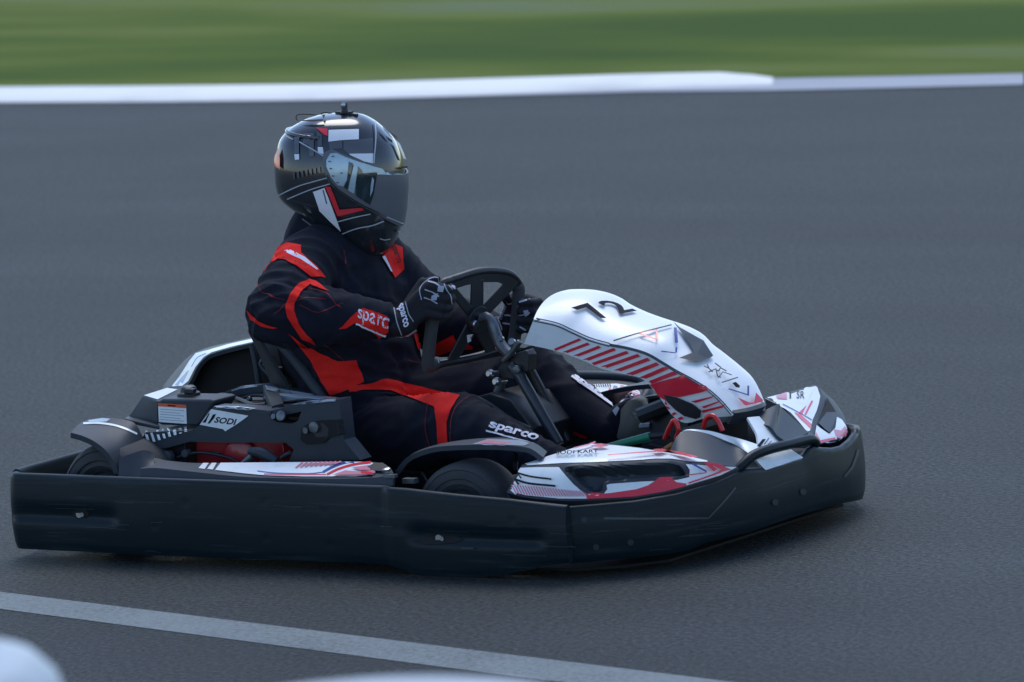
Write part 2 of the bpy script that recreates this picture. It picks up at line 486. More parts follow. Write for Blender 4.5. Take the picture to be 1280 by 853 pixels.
f.obj('chassis_frame', kart)
f = Part().use('alu'); f.tube([(-.56, -.5, .14), (-.56, .5, .14)], .02, 14); f.obj('rear_axle', kart)

# ---- front side pods
z4 = Zm(620, 540, 4.0); zp = Zm(620, 560, 7.111)
POD_OUT = [(634, 616), (657, 622), (700, 626), (730, 626), (770, 624), (795, 622.5), (830, 616.5), (857, 609.5), (890, 599), (925, 585.5)]
POD_RDG = [(652, 584), (690, 582), (720, 580.5), (760, 579.5), (800, 578), (832, 577.5), (850, 579), (875, 581), (900, 583), (926, 585)]
POD_INN = [(655, 580), (690, 569), (715, 561), (740, 555), (770, 557), (800, 560.5), (827, 565), (860, 570.5), (885, 576), (926, 584)]
def lin(a, b, n): return [a + (b - a) * i / (n - 1) for i in range(n)]
pod_o = [on_plan(u, v, .022) for u, v in POD_OUT]
pod_r = [on_plan(u, v, k) for (u, v), k in zip(POD_RDG, (.07, .07, .07, .075, .08, .08, .08, .07, .05, .026))]
pod_i = [on_plan(u, v, k) for (u, v), k in zip(POD_INN, (.10, .16, .20, .23, .22, .21, .20, .16, .10, .03))]
TROUGH = [(702, 584.5), (760, 583), (820, 579.5), (838, 578.5), (848, 581), (855, 588), (857, 594), (846, 596), (800, 598), (757, 601), (752.5, 603), (754, 610), (750, 615), (741, 616), (732, 612), (720, 603), (709, 591)]
def trough_near(p):
    u, v = proj(p)
    if inside(TROUGH, u, v): return p + Vector((-.02, .55, -.30)).normalized() * .045 * sstep(0, 5, edge_dist(TROUGH, u, v))
    return p
def side_pod(sd):
    P = Part().use('plastic_grey')
    flip = (lambda p: p) if sd < 0 else mirror_front
    w = lambda p: flip(trough_near(p))
    P.patch([pod_o, pod_r, pod_i], n=150, m=16, t=.004, face=Vector((1.0, flip(Vector((0, -3, 0))).y, 3)), warp=w)
    # inner skirt under the deck, black
    P.use('plastic_black')
    P.patch([[flip(p) for p in pod_i], [flip(p) + Vector((0, -sd * .02, -.14)) for p in pod_i]], n=40, m=3, t=.004)
    P.patch([[flip(p) for p in pod_o], [flip(p) + Vector((0, -sd * .01, -.03)) for p in pod_o]], n=40, m=3, t=.004)
    bk = [pod_o[0], pod_r[0], pod_i[0]]
    P.patch([[flip(p) for p in bk], [flip(p) + Vector((.03, 0, -.15)) for p in bk]], n=8, m=3, t=.004)
    bmesh.ops.recalc_face_normals(P.bm, faces=P.bm.faces[:])
    if sd < 0:
        P.decal([(656, 580.5), (690, 569.5), (715, 561.5), (740, 555.6), (770, 557.6), (800, 561), (827, 565.5), (860, 571), (884, 576.5), (884, 578), (862, 577.5), (850, 575.5), (838, 574), (820, 574), (790, 576), (740, 578.5), (703, 579.5), (660, 582.2)], 'white')
        P.decal([(651, 585.5), (668, 584.8), (699, 584.6), (706, 593), (717, 605.5), (729, 616), (741, 619.3), (753.5, 618.6), (759, 612), (758, 606.5), (762, 605.3), (800, 602.5), (846, 600.4), (861, 597), (862, 588), (857, 581), (868, 581.5), (885, 582.5), (920, 584.5), (900, 594.5), (857, 607.5), (830, 614.3), (795, 620.3), (770, 622), (730, 623.8), (700, 623.6), (657, 619.5), (634.5, 613.5), (640, 602)], 'white')
        P.decal([(731, 617), (760, 617), (795, 612), (810, 607), (824, 597.5), (838, 597), (845, 603), (858, 605), (857, 608), (830, 614.8), (795, 620.8), (770, 622.5), (734, 624)], 'red')
        for k in range(26):
            u = 640 + k * 3.5
            P.line([(u, 606.5 + k * .32), (u + 6, 621.5 - abs(k - 14) * .05 + min(0, (k - 9) * .3))], 1.5, 'pink')
        P.curve([(645, 592.5), (665, 597.5), (692, 600.6)], 2.2, 'ink'); P.curve([(641, 599.5), (662, 605.8), (697, 608.8)], 2.6, 'ink')
        P.decal([(745, 563.5), (738, 561.5), (752, 559), (762, 562), (752, 563.5)], 'red'); P.line([(718, 565), (735, 561), (745, 557)], 1.6, 'red')
        P.text('SODI KART', [(696, 573), (748, 570.5), (748, 566.5), (697, 568.5)], 'ink', bold=.02)
        P.line([(760, 573.5), (790, 571), (824, 569)], 1.3, 'red'); P.decal([(815, 567), (827, 566), (834, 568), (826, 570.5), (820, 570)], 'red')
        P.decal([(834, 568), (852, 570.5), (872, 576), (862, 576.5), (848, 573)], 'red')
        P.decal([(880, 581), (895, 582), (911, 588), (893, 592.5), (898, 588)], 'red'); P.line([(898, 591), (880, 598), (858, 606)], 2.0, 'red')
        P.line([(863, 582.5), (880, 591)], 2.2, 'blue'); P.decal([(877, 581), (884, 582), (893, 588), (889, 591)], 'red')
        P.line([(855, 596), (880, 592.5)], 1.2, 'red')
    P.obj('side_pod', kart, angle=30)
side_pod(-1)
# the left pod, seen over the nose
fi = [A(u, v, y=y) for u, v, y in ((957, 497, .34), (968, 503, .32), (980, 511, .30), (992, 522, .27), (1003, 534, .23), (1012, 546, .18))]
fr_ = [A(u, v, y=y) for u, v, y in ((1001, 487, .52), (1019, 481.5, .55), (1027, 490, .53), (1027, 503, .47), (1022, 522, .37), (1016, 546, .22))]
fo = [A(u, v, y=y) for u, v, y in ((1032, 492, .60), (1042, 501, .58), (1051, 513, .56), (1058, 529, .50), (1056, 546, .40), (1022, 556.5, .23))]
P = Part().use('plastic_grey')
P.patch([fi, fr_], n=50, m=14, t=.006, face=Vector((1.5, -1, 3))); P.patch([fr_, fo], n=50, m=14, t=.006, face=Vector((2.5, 1, 3)))
P.patch([fi, [p + Vector((0, -.02, -.12)) for p in fi]], n=20, m=3, t=.006)
bmesh.ops.recalc_face_normals(P.bm, faces=P.bm.faces[:])
zf = Zm(950, 470, 8.53)
P.decal(zf((60, 240), (180, 210), (300, 180), (450, 125), (570, 98), (610, 130), (640, 220), (625, 300), (600, 380), (560, 470), (530, 590), (500, 600), (420, 500), (330, 400), (200, 310)), 'white')
P.decal(zf((600, 530), (650, 570), (735, 625), (800, 560), (815, 440), (870, 470), (915, 540), (935, 600), (920, 680), (850, 730), (640, 745), (570, 680)), 'white')
P.decal(zf((590, 600), (640, 690), (800, 660), (800, 680), (640, 725), (580, 640)), 'red')
P.decal(zf((780, 575), (860, 590), (900, 540), (930, 600), (915, 670), (860, 700), (800, 640)), 'pink')
P.decal(zf((360, 395), (400, 410), (495, 320), (440, 430), (545, 520), (540, 575), (420, 460)), 'red')
P.line(zf((480, 420), (520, 340), (555, 275)), 2.2, 'red'); P.line(zf((240, 310), (450, 420), (550, 480)), .9, 'blue')
P.decal(zf((170, 225), (285, 185), (285, 260), (190, 255)), 'pink'); P.line(zf((322, 180), (320, 250)), 2, 'ink_grey')
P.text('SR', zf((385, 250), (470, 255), (470, 175), (390, 175)), 'ink_grey')
P.decal(zf((700, 240), (760, 330), (800, 400), (700, 400), (615, 510), (660, 400), (695, 310)), 'void_black'); P.decal(zf((700, 400), (800, 400), (815, 440), (735, 620), (680, 580), (615, 515)), 'trough_grey')
P.obj('side_pod', kart, angle=40)

# ---- front fairing (carries the number)
SEAM = [(667, 399, .165), (696, 405.6, .158), (715, 414, .150), (737.5, 424, .150), (762, 431, .146), (786, 436, .139), (809, 443, .132), (827.5, 453.5, .121), (846, 464.7, .118), (865, 475, .111), (884, 487, .102), (900, 501, .090), (916, 519, .076)]
LOWR = [(655, 430), (683, 436), (702, 441), (728, 450.5), (752.5, 461), (782.5, 468.5), (803, 474), (820, 491), (830.5, 505.5), (842, 521), (858, 529), (882, 523), (914, 520.5)]
BULGE = [.050, .052, .050, .047, .044, .041, .038, .033, .028, .020, .012, .007, .004]
P = Part().use('white_gloss')
seam3 = [A(u, v, y=-h) for u, v, h in SEAM]; low3 = [A(u, v, y=-h * .97) for (u, v), (_, _, h) in zip(LOWR, SEAM)]
seam = catmull(seam3, 70); low = catmull(low3, 70)
bl = catmull([(i, b, 0) for i, b in enumerate(BULGE)], 70)
G = []
for i in range(70):
    t = seam[min(i + 1, 69)] - seam[max(i - 1, 0)]; nn = Vector((-t.z, 0, t.x)).normalized()
    if nn.z < 0: nn = -nn
    if i < 5: nn = (nn + Vector((-.6, 0, 0)) * (5 - i) / 5).normalized()
    row = []
    for k in range(25):
        s_ = -1 + 2 * k / 24
        q = Vector((seam[i].x, s_ * abs(seam[i].y), seam[i].z)) + nn * bl[i].y * (1 - abs(s_) ** (2.3 + 1.7 * i / 69))
        row.append(q)
    G.append(row)
P.slab(G, .004, face=Vector((3, 0, 3)))
for sd in (-1, 1):
    fl = (lambda p: p) if sd < 0 else mirror
    P.use('white'); P.patch([[fl(p) - Vector((0, 0, .001)) for p in seam], [fl(p) for p in low]], n=70, m=6, t=.004, face=Vector((1, sd * 5, 1)))
P.use('plastic_grey')
tip = [Vector((seam[-1].x, y, seam[-1].z)) for y in (-.074, -.03, .03, .074)]
tip_top = [p + Vector((.004 + .022 * (1 - (abs(p.y) / .074) ** 2), 0, .004)) for p in tip]
P.patch([tip_top, [p + Vector((-.02, 0, -.028)) for p in tip_top]], n=12, m=3, t=.012, face=Vector((4, 0, 0)))
bmesh.ops.recalc_face_normals(P.bm, faces=P.bm.faces[:])
za = Zm(640, 355, 5.333); zb = Zm(800, 400, 4.267); zc = Zm(850, 430, 7.755)
P.curve([(667, 399.5), (696, 406), (715, 414.5), (737.5, 424.5), (762, 431.5)], 4.5, 'ink_grey', n=30)
P.curve([(762, 431.5), (786, 436), (809, 443), (827.5, 453.5), (846, 464.7), (865, 475), (884, 487), (900, 501), (915, 518)], 2.8, 'ink_grey', n=40)
def quad_lerp(i, j):   # i along 0..1, j across 0 (seam) .. 1 (lower edge)
    a = interp([(k / 12, s_[0]) for k, s_ in enumerate(SEAM)], i); b = interp([(k / 12, s_[1]) for k, s_ in enumerate(SEAM)], i)
    c = interp([(k / 12, s_[0]) for k, s_ in enumerate(LOWR)], i); d = interp([(k / 12, s_[1]) for k, s_ in enumerate(LOWR)], i)
    return (a + (c - a) * j, b + (d - b) * j)
tops = [(450, 362), (505, 390), (580, 410), (680, 425), (765, 445), (840, 465), (905, 490), (965, 520), (1030, 545), (1085, 580)]
bots = [(280, 432), (335, 455), (410, 478), (470, 505), (535, 525), (590, 552), (680, 575), (760, 600), (850, 622), (915, 645)]
for k in range(10):
    (a, b), (c, d) = za(tops[k], bots[k]); w = 2.7 + k * .16
    P.decal([(a, b), (c, d), (c + w * .9, d + w * .9), (a + w * 1.0, b + w * .95)], 'red')
P.decal(za((1140, 610), (1280, 690)) + zb((345, 355), (365, 375), (215, 410), (130, 400), (150, 455), (120, 440), (80, 370), (50, 340)) + za((925, 668),), 'red')
for p in (((275, 432), (400, 402), (385, 412), (300, 440)), ((330, 460), (430, 428), (420, 437), (345, 468)), ((330, 480), (455, 450), (445, 462), (340, 492))):
    P.decal(zb(*p), 'red')
P.decal(zb((130, 398), (200, 410), (285, 445), (330, 480), (325, 515), (300, 525), (240, 510), (190, 475), (150, 435)), 'plastic_black')
P.decal(zb((140, 455), (160, 462), (165, 475), (148, 470)), 'red'); P.decal(zb((175, 495), (190, 488), (200, 497), (180, 510)), 'red'); P.decal(zb((205, 520), (225, 512), (240, 520), (215, 533)), 'red')
# number 72 on the upper face, tops of the figures towards the driver
P.text('7', za((600, 250), (690, 230), (500, 140), (395, 172)), 'ink', bold=.022)
P.text('2', za((722, 216), (830, 196), (655, 118), (548, 135)), 'ink', bold=.022)
P.curve(za((680, 392), (780, 362), (900, 330), (1060, 290)), 1.6, 'ink_grey')
P.decal(za((680, 400), (780, 425), (930, 460), (925, 478), (850, 462), (760, 432)), 'pale_blue') if 'pale_blue' in M else None
for a, b in (((850, 347), (965, 385)), ((965, 385), (962, 322)), ((850, 347), (962, 322))):
    P.line(za(a, b), 1.8 if a[0] > 900 or b[1] > 380 else 1.0, 'red')
P.line(za((1082, 310), (1088, 408)), 3.6, 'blue'); P.line(za((990, 460), (1085, 475)), 1.3, 'blue'); P.line(za((1088, 438), (1090, 475)), 2.4, 'blue')
P.decal(zb((172, 25), (205, 55), (330, 125), (382, 205), (365, 218), (300, 238), (205, 216), (280, 186), (262, 150), (215, 85)), 'trough_grey')
P.decal(zb((330, 128), (378, 206), (340, 213), (300, 190)), 'plastic_grey')
P.line(zc((215, 240), (262, 262), (300, 300)), 1.3, 'ink_grey'); P.line(zc((322, 215), (375, 255), (360, 285), (335, 290)), 1.6, 'ink_grey')
P.line(zc((262, 300), (330, 270), (345, 340), (378, 352)), 1.6, 'ink_grey'); P.line(zc((385, 400), (540, 350)), 1.1, 'ink_grey')
P.line(zc((350, 360), (395, 300), (480, 330)), 1.2, 'ink_grey'); P.line(zc((245, 230), (262, 265)), 1.3, 'ink_grey'); P.line(zc((375, 265), (430, 295)), 1.4, 'ink_grey')
P.decal(zc((480, 405), (515, 395), (553, 430), (548, 450), (515, 445)), 'ink')
P.line(zc((445, 460), (540, 490), (640, 520)), 1.6, 'blue'); P.line(zc((632, 430), (630, 520)), 2.4, 'blue')
P.decal(zc((525, 540), (640, 590), (685, 590), (705, 495), (785, 580), (600, 622)), 'red')
P.obj('front_fairing', kart, angle=50)

# ---- nose deck below the fairing
P = Part().use('plastic_grey')
up_ = [A(838, 562, y=-.33), A(846, 546, y=-.29), A(857, 539, y=-.26), A(878, 541, y=-.23), A(900, 549, y=-.20), A(920, 558, y=-.17), on_plan(939, 569.5, .02)]
lo_ = [A(838, 564, y=-.335), on_plan(848, 571, .17), on_plan(866, 575, .13), on_plan(888, 580, .08), on_plan(908, 584, .05), on_plan(925, 584.5, .03), on_plan(941, 574, .02)]
P.patch([up_, lo_], n=30, m=6, t=.006); P.obj('nose_cowl', kart, angle=40)
P = Part().use('white')
wl = [A(845, 547, y=-.289), A(856, 538.3, y=-.258), A(880, 541, y=-.225), A(905, 550, y=-.195), A(922, 558, y=-.165), on_plan(940, 569.5, .03)]
wr = [A(847, 545.4, y=-.28), A(858, 537.2, y=-.25), A(885, 538.5, y=-.215), A(907, 544, y=-.185), A(926, 549, y=-.15), A(948, 556, y=-.12)]
P.patch([wl, wr], n=36, m=6, t=.006)
P.patch([[A(934, 522, y=-.055), A(940, 532, y=-.07), A(946, 543, y=-.09), A(948, 556, y=-.12)], [A(949, 520.5, y=-.02), A(960, 533, y=-.02), A(970, 545, y=-.02), A(980, 556, y=-.02)]], n=14, m=5, t=.006)
P.patch([[on_plan(940, 569.5, .03), A(948, 556, y=-.12), A(980, 556, y=-.02)], [on_plan(957, 588, .02), A(975, 582, y=-.10), on_plan(1004, 572, .02)]], n=14, m=5, t=.006, smooth=False)
bmesh.ops.recalc_face_normals(P.bm, faces=P.bm.faces[:])
P.decal([(946, 558), (953, 549.5), (957, 549.5), (950, 559)], 'ink'); P.line([(955, 556), (961, 548)], 1.0, 'ink_grey'); P.line([(958, 558), (964, 552)], .8, 'ink_grey'); P.line([(952, 560), (968, 557)], .8, 'ink_grey')
P.obj('nose_deck', kart, angle=40)
P = Part().use('plastic_grey')
P.patch([[A(936, 524, y=-.02), A(971, 506, y=.10), A(978, 511, y=.14), A(1011, 541, y=.17)], [A(945, 530, y=-.03), A(962, 533, y=-.03), A(972, 545, y=-.03), A(984, 553, y=-.02)]], n=30, m=6, t=.006)
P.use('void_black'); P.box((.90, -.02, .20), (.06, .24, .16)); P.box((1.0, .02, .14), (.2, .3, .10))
P.obj('nose_cowl', kart, angle=40)
for pts, y in (([(831, 549), (837, 534), (843, 526), (848, 537), (845, 549)], -.20), ([(879, 535), (883, 523), (891, 520), (898, 528), (903, 539)], -.15)):
    P = Part().use('frame_red'); P.tube([A(u, v, y=y) for u, v in pts], .0065, 10, 20); P.obj('pedal_bracket', kart)
P = Part().use('green'); P.tube([A(760, 558.5, y=-.16), A(790, 551.5, y=-.15), A(813, 546, y=-.14)], lambda t: .008 + .004 * t, 10, 12)
P.use('plastic_black'); P.tube([A(812, 546, y=-.14), A(838, 544, y=-.12)], .009, 8); P.tube([A(800, 520, y=.0), A(838, 505, y=.02)], .02, 8); P.tube([A(812, 556, y=-.1), A(838, 562, y=-.1)], .006, 8)
P.use('amber'); P.tube([A(832, 562, y=-.16), A(842, 556, y=-.16)], .008, 8)
P.use('alu'); P.tube([A(801, 534, y=.03), A(814, 533, y=.03)], .010, 8)
P.pieces('pedal_rod', kart)
P = Part().use('plastic_grey'); P.patch([[A(800, 520, y=.05), A(828, 500, y=.05)], [A(803, 548, y=.05), A(835, 528, y=.05)]], n=4, m=3, t=.01, smooth=False); P.use('plastic_black'); P.patch([[A(826, 502, y=.03), A(860, 520, y=.0)], [A(800, 560, y=.03), A(858, 560, y=.0)]], n=4, m=3, t=.01, smooth=False)
P.pieces('heel_guard', kart)

# ---- front wheel guards
def guard(sd):
    fl = (lambda p: p) if sd < 0 else (lambda p: Vector((p[0] - .06, -p[1] * .9, p[2])))
    o = [A(u, v, y=-.565) for u, v in ((494, 590), (500, 581), (510, 571), (527, 563.5), (548, 558.5), (580, 556.5), (620, 556.5), (655, 559), (667, 563), (679, 572))]
    i = [A(u, v, y=-.45) for u, v in ((500, 583), (508, 573), (522, 564), (542, 557), (566, 552), (596, 548.5), (632, 547.5), (664, 553), (674, 557), (684, 565))]
    P = Part().use('plastic_grey')
    P.patch([[fl(p) for p in o], [fl(p) for p in i]], n=50, m=6, t=.012, face=Vector((.5, sd * .6, 5)))
    bmesh.ops.recalc_face_normals(P.bm, faces=P.bm.faces[:])
    if sd < 0:
        P.decal([(590, 556), (610, 549.5), (650, 551), (662, 555), (655, 558), (620, 556.5)], 'pale_grey')
        P.decal([(596, 555), (610, 551), (640, 554), (628, 556.5)], 'pink')
    else:
        P.decal([(914, 466), (922, 465.5), (944, 466.8), (933, 476.5), (920, 474)], 'white')
    P.use('alu'); P.tube([fl(A(645, 566, y=-.5)), fl(A(644, 587, y=-.5))], .006, 8)
    P.obj('wheel_guard', kart, angle=45)
guard(-1); guard(1)

# ---- decks between the wheels
def deck(sd):
    fl = (lambda p: p) if sd < 0 else mirror
    P = Part().use('plastic_grey')
    inn = [A(u, v, y=-.55) for u, v in ((178, 574), (193, 572.5), (210, 576), (246, 579), (300, 578.5), (366, 578), (420, 577.5), (462, 577.5), (478, 580), (488, 585))]
    mid = [A(u, v, y=-.64) for u, v in ((176, 586), (192, 585), (210, 586.5), (242, 590), (303, 596), (366, 598), (420, 598.5), (462, 597.5), (480, 595.5), (492, 592))]
    out = [p + Vector((0, -.008, -.028)) for p in mid]
    P.patch([[fl(p) for p in inn], [fl(p) for p in mid]], n=60, m=6, t=.008, face=Vector((0, sd * .6, 5)))
    P.patch([[fl(p) for p in mid], [fl(p) for p in out]], n=60, m=3, t=.008, face=Vector((0, sd * 5, .3)))
    bmesh.ops.recalc_face_normals(P.bm, faces=P.bm.faces[:])
    if sd < 0:
        zd = Zm(240, 440, 4.738); ze = Zm(380, 560, 8.0)
        P.decal([(248, 586), (254, 579.5), (261, 579.5), (256, 587)], 'white'); P.decal([(259, 587), (265, 579.5), (271, 579.5), (266, 588)], 'white')
        P.decal([(269, 588.5), (276, 579.5), (366, 578.8), (420, 578.3), (463, 578.3), (468, 581), (470, 590), (468, 594), (445, 596.5), (380, 596.5), (330, 595), (303, 592.5)], 'white')
        P.curve([(322, 590), (345, 592.5), (385, 593.3), (404, 591.5)], 1.6, 'blue'); P.curve([(404, 591.5), (418, 584), (434, 578.8), (443, 578.5)], 3.4, 'blue')
        P.curve([(330, 593.8), (360, 594.5), (408, 594.5)], 1.2, 'red'); P.curve([(409, 594.5), (425, 587), (445, 581.5), (464, 579.2)], 2.8, 'red')
        for k in range(9): P.line([(370 + k * 6, 586.5 - k * .55), (379 + k * 6, 579.3)], 2.1, 'pink')
        P.decal([(416, 596.3), (432, 590.5), (452, 592), (468, 590), (470, 593), (462, 595.5)], 'pink'); P.decal([(440, 587), (462, 584), (464, 590), (450, 590)], 'pink')
        P.line([(452, 592.5), (466, 594.5)], 3.4, 'red')
        P.decal([(460, 586), (468, 582), (478, 581.5), (486, 587), (480, 592), (468, 591)], 'plastic_black')
    else:
        zq = Zm(640, 355, 5.333)
        P.decal(zq((540, 675), (700, 672), (790, 690), (850, 725), (850, 770), (700, 830), (600, 760)), 'white')
        for k in range(7): P.line(zq((550 + k * 16, 675), (556 + k * 16, 690)), 1.2, 'ink')
        P.line(zq((655, 700), (640, 780)), 3, 'red'); P.line(zq((690, 690), (668, 800)), 5, 'blue'); P.line(zq((735, 690), (705, 830)), 5, 'pink'); P.decal(zq((775, 710), (850, 745), (850, 800), (750, 830)), 'pink')
    P.obj('side_deck', kart, angle=35)
deck(-1); deck(1)
# far rim of the left deck: rolled tray edge
P = Part().use('plastic_grey')
P.tube([A(712, 470, y=.64), A(760, 471, y=.645), (A(795, 474.5, y=.65)), A(808, 480, y=.64), A(809, 492, y=.60), A(803, 502, y=.57)], .014, 10, 30)
P.obj('tray_edge', kart)
P = Part().use('plastic_grey')
P.patch([[A(690, 506, y=.50), A(740, 509, y=.50), A(790, 513, y=.50), A(806, 508, y=.50)], [A(708, 474, y=.625), A(760, 475, y=.63), A(795, 478.5, y=.635), A(807, 486, y=.62)]], n=30, m=8, t=.006)
bmesh.ops.recalc_face_normals(P.bm, faces=P.bm.faces[:])
zq = Zm(640, 355, 5.333)
P.decal(zq((540, 672), (700, 668), (790, 682), (850, 720), (870, 790), (800, 840), (690, 830), (600, 740)), 'white')
for k in range(8): P.line(zq((548 + k * 15, 674), (554 + k * 15, 692)), 1.1, 'ink')
P.line(zq((655, 700), (640, 780)), 2.6, 'red'); P.line(zq((692, 688), (668, 800)), 5, 'blue'); P.line(zq((738, 685), (705, 830)), 4.6, 'pink'); P.decal(zq((778, 700), (845, 730), (865, 790), (800, 838), (750, 830)), 'pink'); P.line(zq((775, 715), (850, 742)), 1.2, 'white')
P.obj('side_tray', kart)
P = Part().use('steel')
P.lathe(A(483, 589, y=-.63), (0, -.2, 1), [(0, .011), (.006, .011), (.008, .008), (.008, 0)], 12)
P.use('alu'); P.box(A(513, 601, y=-.6), (.035, .02, .012)); P.box(A(488, 595, y=-.64), (.035, .015, .008))
P.pieces('pod_fixing', kart)

# ---- rear wheel guard
def rear_guard(sd):
    fl = (lambda p: p) if sd < 0 else mirror
    n_ = [A(u, v, y=-.615) for u, v in ((88.5, 541), (103, 545), (118, 552), (131, 562), (139, 572), (145, 582), (148, 592))]
    m_ = [A(u, v, y=-.54) for u, v in ((98, 531), (116, 535), (134, 541), (149, 550), (158, 560), (163, 571), (166, 583))]
    f_ = [A(u, v, y=-.45) for u, v in ((111, 524.5), (130, 522.5), (152, 524), (168, 529), (176, 541), (181, 555), (184, 568))]
    P = Part().use('plastic_grey')
    P.patch([[fl(p) for p in n_], [fl(p) for p in m_], [fl(p) for p in f_]], n=36, m=8, t=.014, face=Vector((-.4, sd * .6, 5)))
    if sd < 0:
        P.use('plastic_grey'); P.patch([[A(149, 573, y=-.63), A(165, 567, y=-.62), A(181, 563, y=-.60), A(193, 567, y=-.57)], [A(148, 596, y=-.645), A(163, 597, y=-.645), A(176, 597, y=-.645), A(192, 592, y=-.64)]], n=14, m=4, t=.02)
    bmesh.ops.recalc_face_normals(P.bm, faces=P.bm.faces[:])
    if sd < 0:
        P.curve([(104, 530), (122, 529.5), (142, 532), (158, 537), (171, 543)], 2.4, 'white')
        P.decal([(110, 526.5), (128, 523.5), (138, 524.5), (133, 528), (112, 529)], 'pale_grey')
    P.obj('rear_wheel_guard', kart, angle=40)
rear_guard(-1); rear_guard(1)

# ---- engine cover
zg = Zm(160, 400, 4.267)
P = Part().use('plastic_grey')
body = zg((60, 690), (50, 660), (90, 600), (150, 598), (200, 595), (330, 592), (380, 565), (420, 490), (450, 470), (640, 500), (760, 490), (772, 535), (800, 548), (872, 555), (905, 540), (925, 490), (1000, 460), (1128, 440), (1150, 640), (1238, 748), (860, 752), (884, 690), (838, 655), (500, 655), (330, 650), (200, 685))
P.prism([A(u, v, y=-.44) for u, v in body], (0, .05, 0))
bmesh.ops.recalc_face_normals(P.bm, faces=P.bm.faces[:])
P.decal([(264.5, 511.5), (311, 519.8), (297, 530), (282, 539.3), (279, 536.5), (250, 531)], 'white')
zs = Zm(230, 500, 12.8)
P.text('SODI', zs((480, 362), (815, 405), (855, 305), (530, 270)), 'ink', bold=.03)
P.decal(zs((300, 360), (350, 300), (400, 215), (420, 210), (380, 300), (350, 365)), 'ink'); P.decal(zs((385, 380), (440, 290), (470, 235), (520, 222), (490, 290), (420, 375)), 'ink')
for k in range(9):
    u = 179 + k * 6.6; v = 556.5 - k * 2.1; h = 21 - k * 1.9 if k < 2 else 13 - k * .6
    P.decal([(u, v), (u + 3.2, v - .4), (u + 3.0 - h * .32, v - h), (u - h * .32 + .2, v - h + .6)], 'white')
hole = zg((930, 580), (960, 555), (1020, 535), (1140, 530), (1150, 610), (1080, 625), (1050, 655), (960, 665), (925, 640))
P.decal(hole, 'void_black')
P.decal(zg((985, 580), (1010, 550), (1050, 550), (1075, 580), (1070, 620), (1010, 625)), 'plastic_black')
P.decal(zg((755, 505), (790, 495), (890, 490), (905, 510), (880, 530), (790, 535), (770, 525)), 'void_black')
P.obj('engine_cover', kart, bevel=.006)
P = Part().use('alu')
P.lathe(A(383, 538, y=-.445), (0, -1, 0), [(0, .008), (.006, .008), (.006, 0)], 10); P.lathe(A(394, 534, y=-.445), (0, -1, 0), [(0, .014), (.008, .014), (.010, .008), (.010, 0)], 14)
P.lathe(A(352, 520, y=-.45), (0, -1, .3), [(0, .013), (.005, .013), (.007, .006), (.007, 0)], 14); P.lathe(A(343, 521, y=-.45), (0, -1, .3), [(0, .007), (.006, .007), (.006, 0)], 10)
P.pieces('cover_bolt', kart)

# top ribs of the cover
P = Part().use('plastic_grey')
def rib(pts, w, d=.02, m_='plastic_grey'):
    P.use(m_)
    a = [A(u, v, y=y) for u, v, y in pts]
    P.patch([a, [p + Vector((0, w, 0.0)) for p in a]], n=max(6, 4 * len(a)), m=2, t=d, face=Vector((0, 0, 9)), smooth=False)
rib([(266, 508.5, -.435), (300, 509.5, -.435), (338, 514, -.435), (360, 508, -.435), (384, 503, -.435), (424, 499.5, -.435)], .05)
rib([(272, 497, -.20), (282, 490, -.20), (296, 484.5, -.20), (329, 481, -.20), (360, 487, -.20), (396, 493.5, -.20)], .035)
rib([(329, 482, -.21), (334, 494, -.30), (340, 508, -.40)], .05)
rib([(340, 493.5, -.27), (380, 496.5, -.27), (426, 500, -.30)], .03, .015, 'pale_grey')
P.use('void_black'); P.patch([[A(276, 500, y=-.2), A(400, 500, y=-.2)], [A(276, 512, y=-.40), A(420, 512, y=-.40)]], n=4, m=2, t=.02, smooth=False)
bmesh.ops.recalc_face_normals(P.bm, faces=P.bm.faces[:])
P.decal([(268, 508.2), (300, 508.6), (320, 511), (310, 512.8), (285, 510.5), (266, 509.5)], 'pale_grey')
P.decal([(331, 482.5), (350, 486), (393, 493), (388, 494), (345, 490.5), (333, 488)], 'pale_grey')
P.decal([(362, 507), (386, 502), (420, 499.4), (420, 501.5), (390, 504)], 'pale_grey')
P.curve([(290, 488.5), (304, 484.5), (322, 482.6)], 1.6, 'pale_grey')
P.obj('cover_ribs', kart, bevel=.003)

# fuel/air box with the warning label
P = Part().use('plastic_grey')
P.prism([A(u, v, y=-.40) for u, v in ((196, 503), (202, 499), (262, 499.5), (268, 502), (262, 512), (253, 527), (247, 533), (200, 531.5), (196, 527))], (0, .10, 0))
bmesh.ops.recalc_face_normals(P.bm, faces=P.bm.faces[:])
P.decal([(198, 504), (233, 506.3), (234, 530), (199, 527.5)], 'white')
P.decal([(198, 504), (233, 506.3), (233, 510.5), (198, 508)], 'orange')
P.line([(210, 506.8), (220, 507.5)], 1.6, 'ink')
for k in range(5): P.line([(201, 511.5 + k * 3.2), (231 - (k % 2) * 5, 513.6 + k * 3.2)], .8, 'pale_grey')
box = P.obj('air_box', kart, bevel=.006)
P = Part().use('plastic_grey')
P.patch([[A(160, 521, y=-.36), A(178, 494.5, y=-.36)], [A(197, 530, y=-.402), A(197, 502, y=-.402)]], n=8, m=4, t=.01, smooth=False)
P.patch([[A(178, 494.5, y=-.36), A(211, 484.5, y=-.28)], [A(197, 502, y=-.402), A(240, 489, y=-.28)]], n=8, m=4, t=.01, smooth=False)
P.patch([[A(155, 523, y=-.42), A(160, 520, y=-.36)], [A(200, 533, y=-.42), A(197, 528, y=-.39)]], n=6, m=3, t=.01, smooth=False)
bmesh.ops.recalc_face_normals(P.bm, faces=P.bm.faces[:])
P.decal([(180, 495), (209, 485.6), (222, 487.5), (197, 500)], 'white')
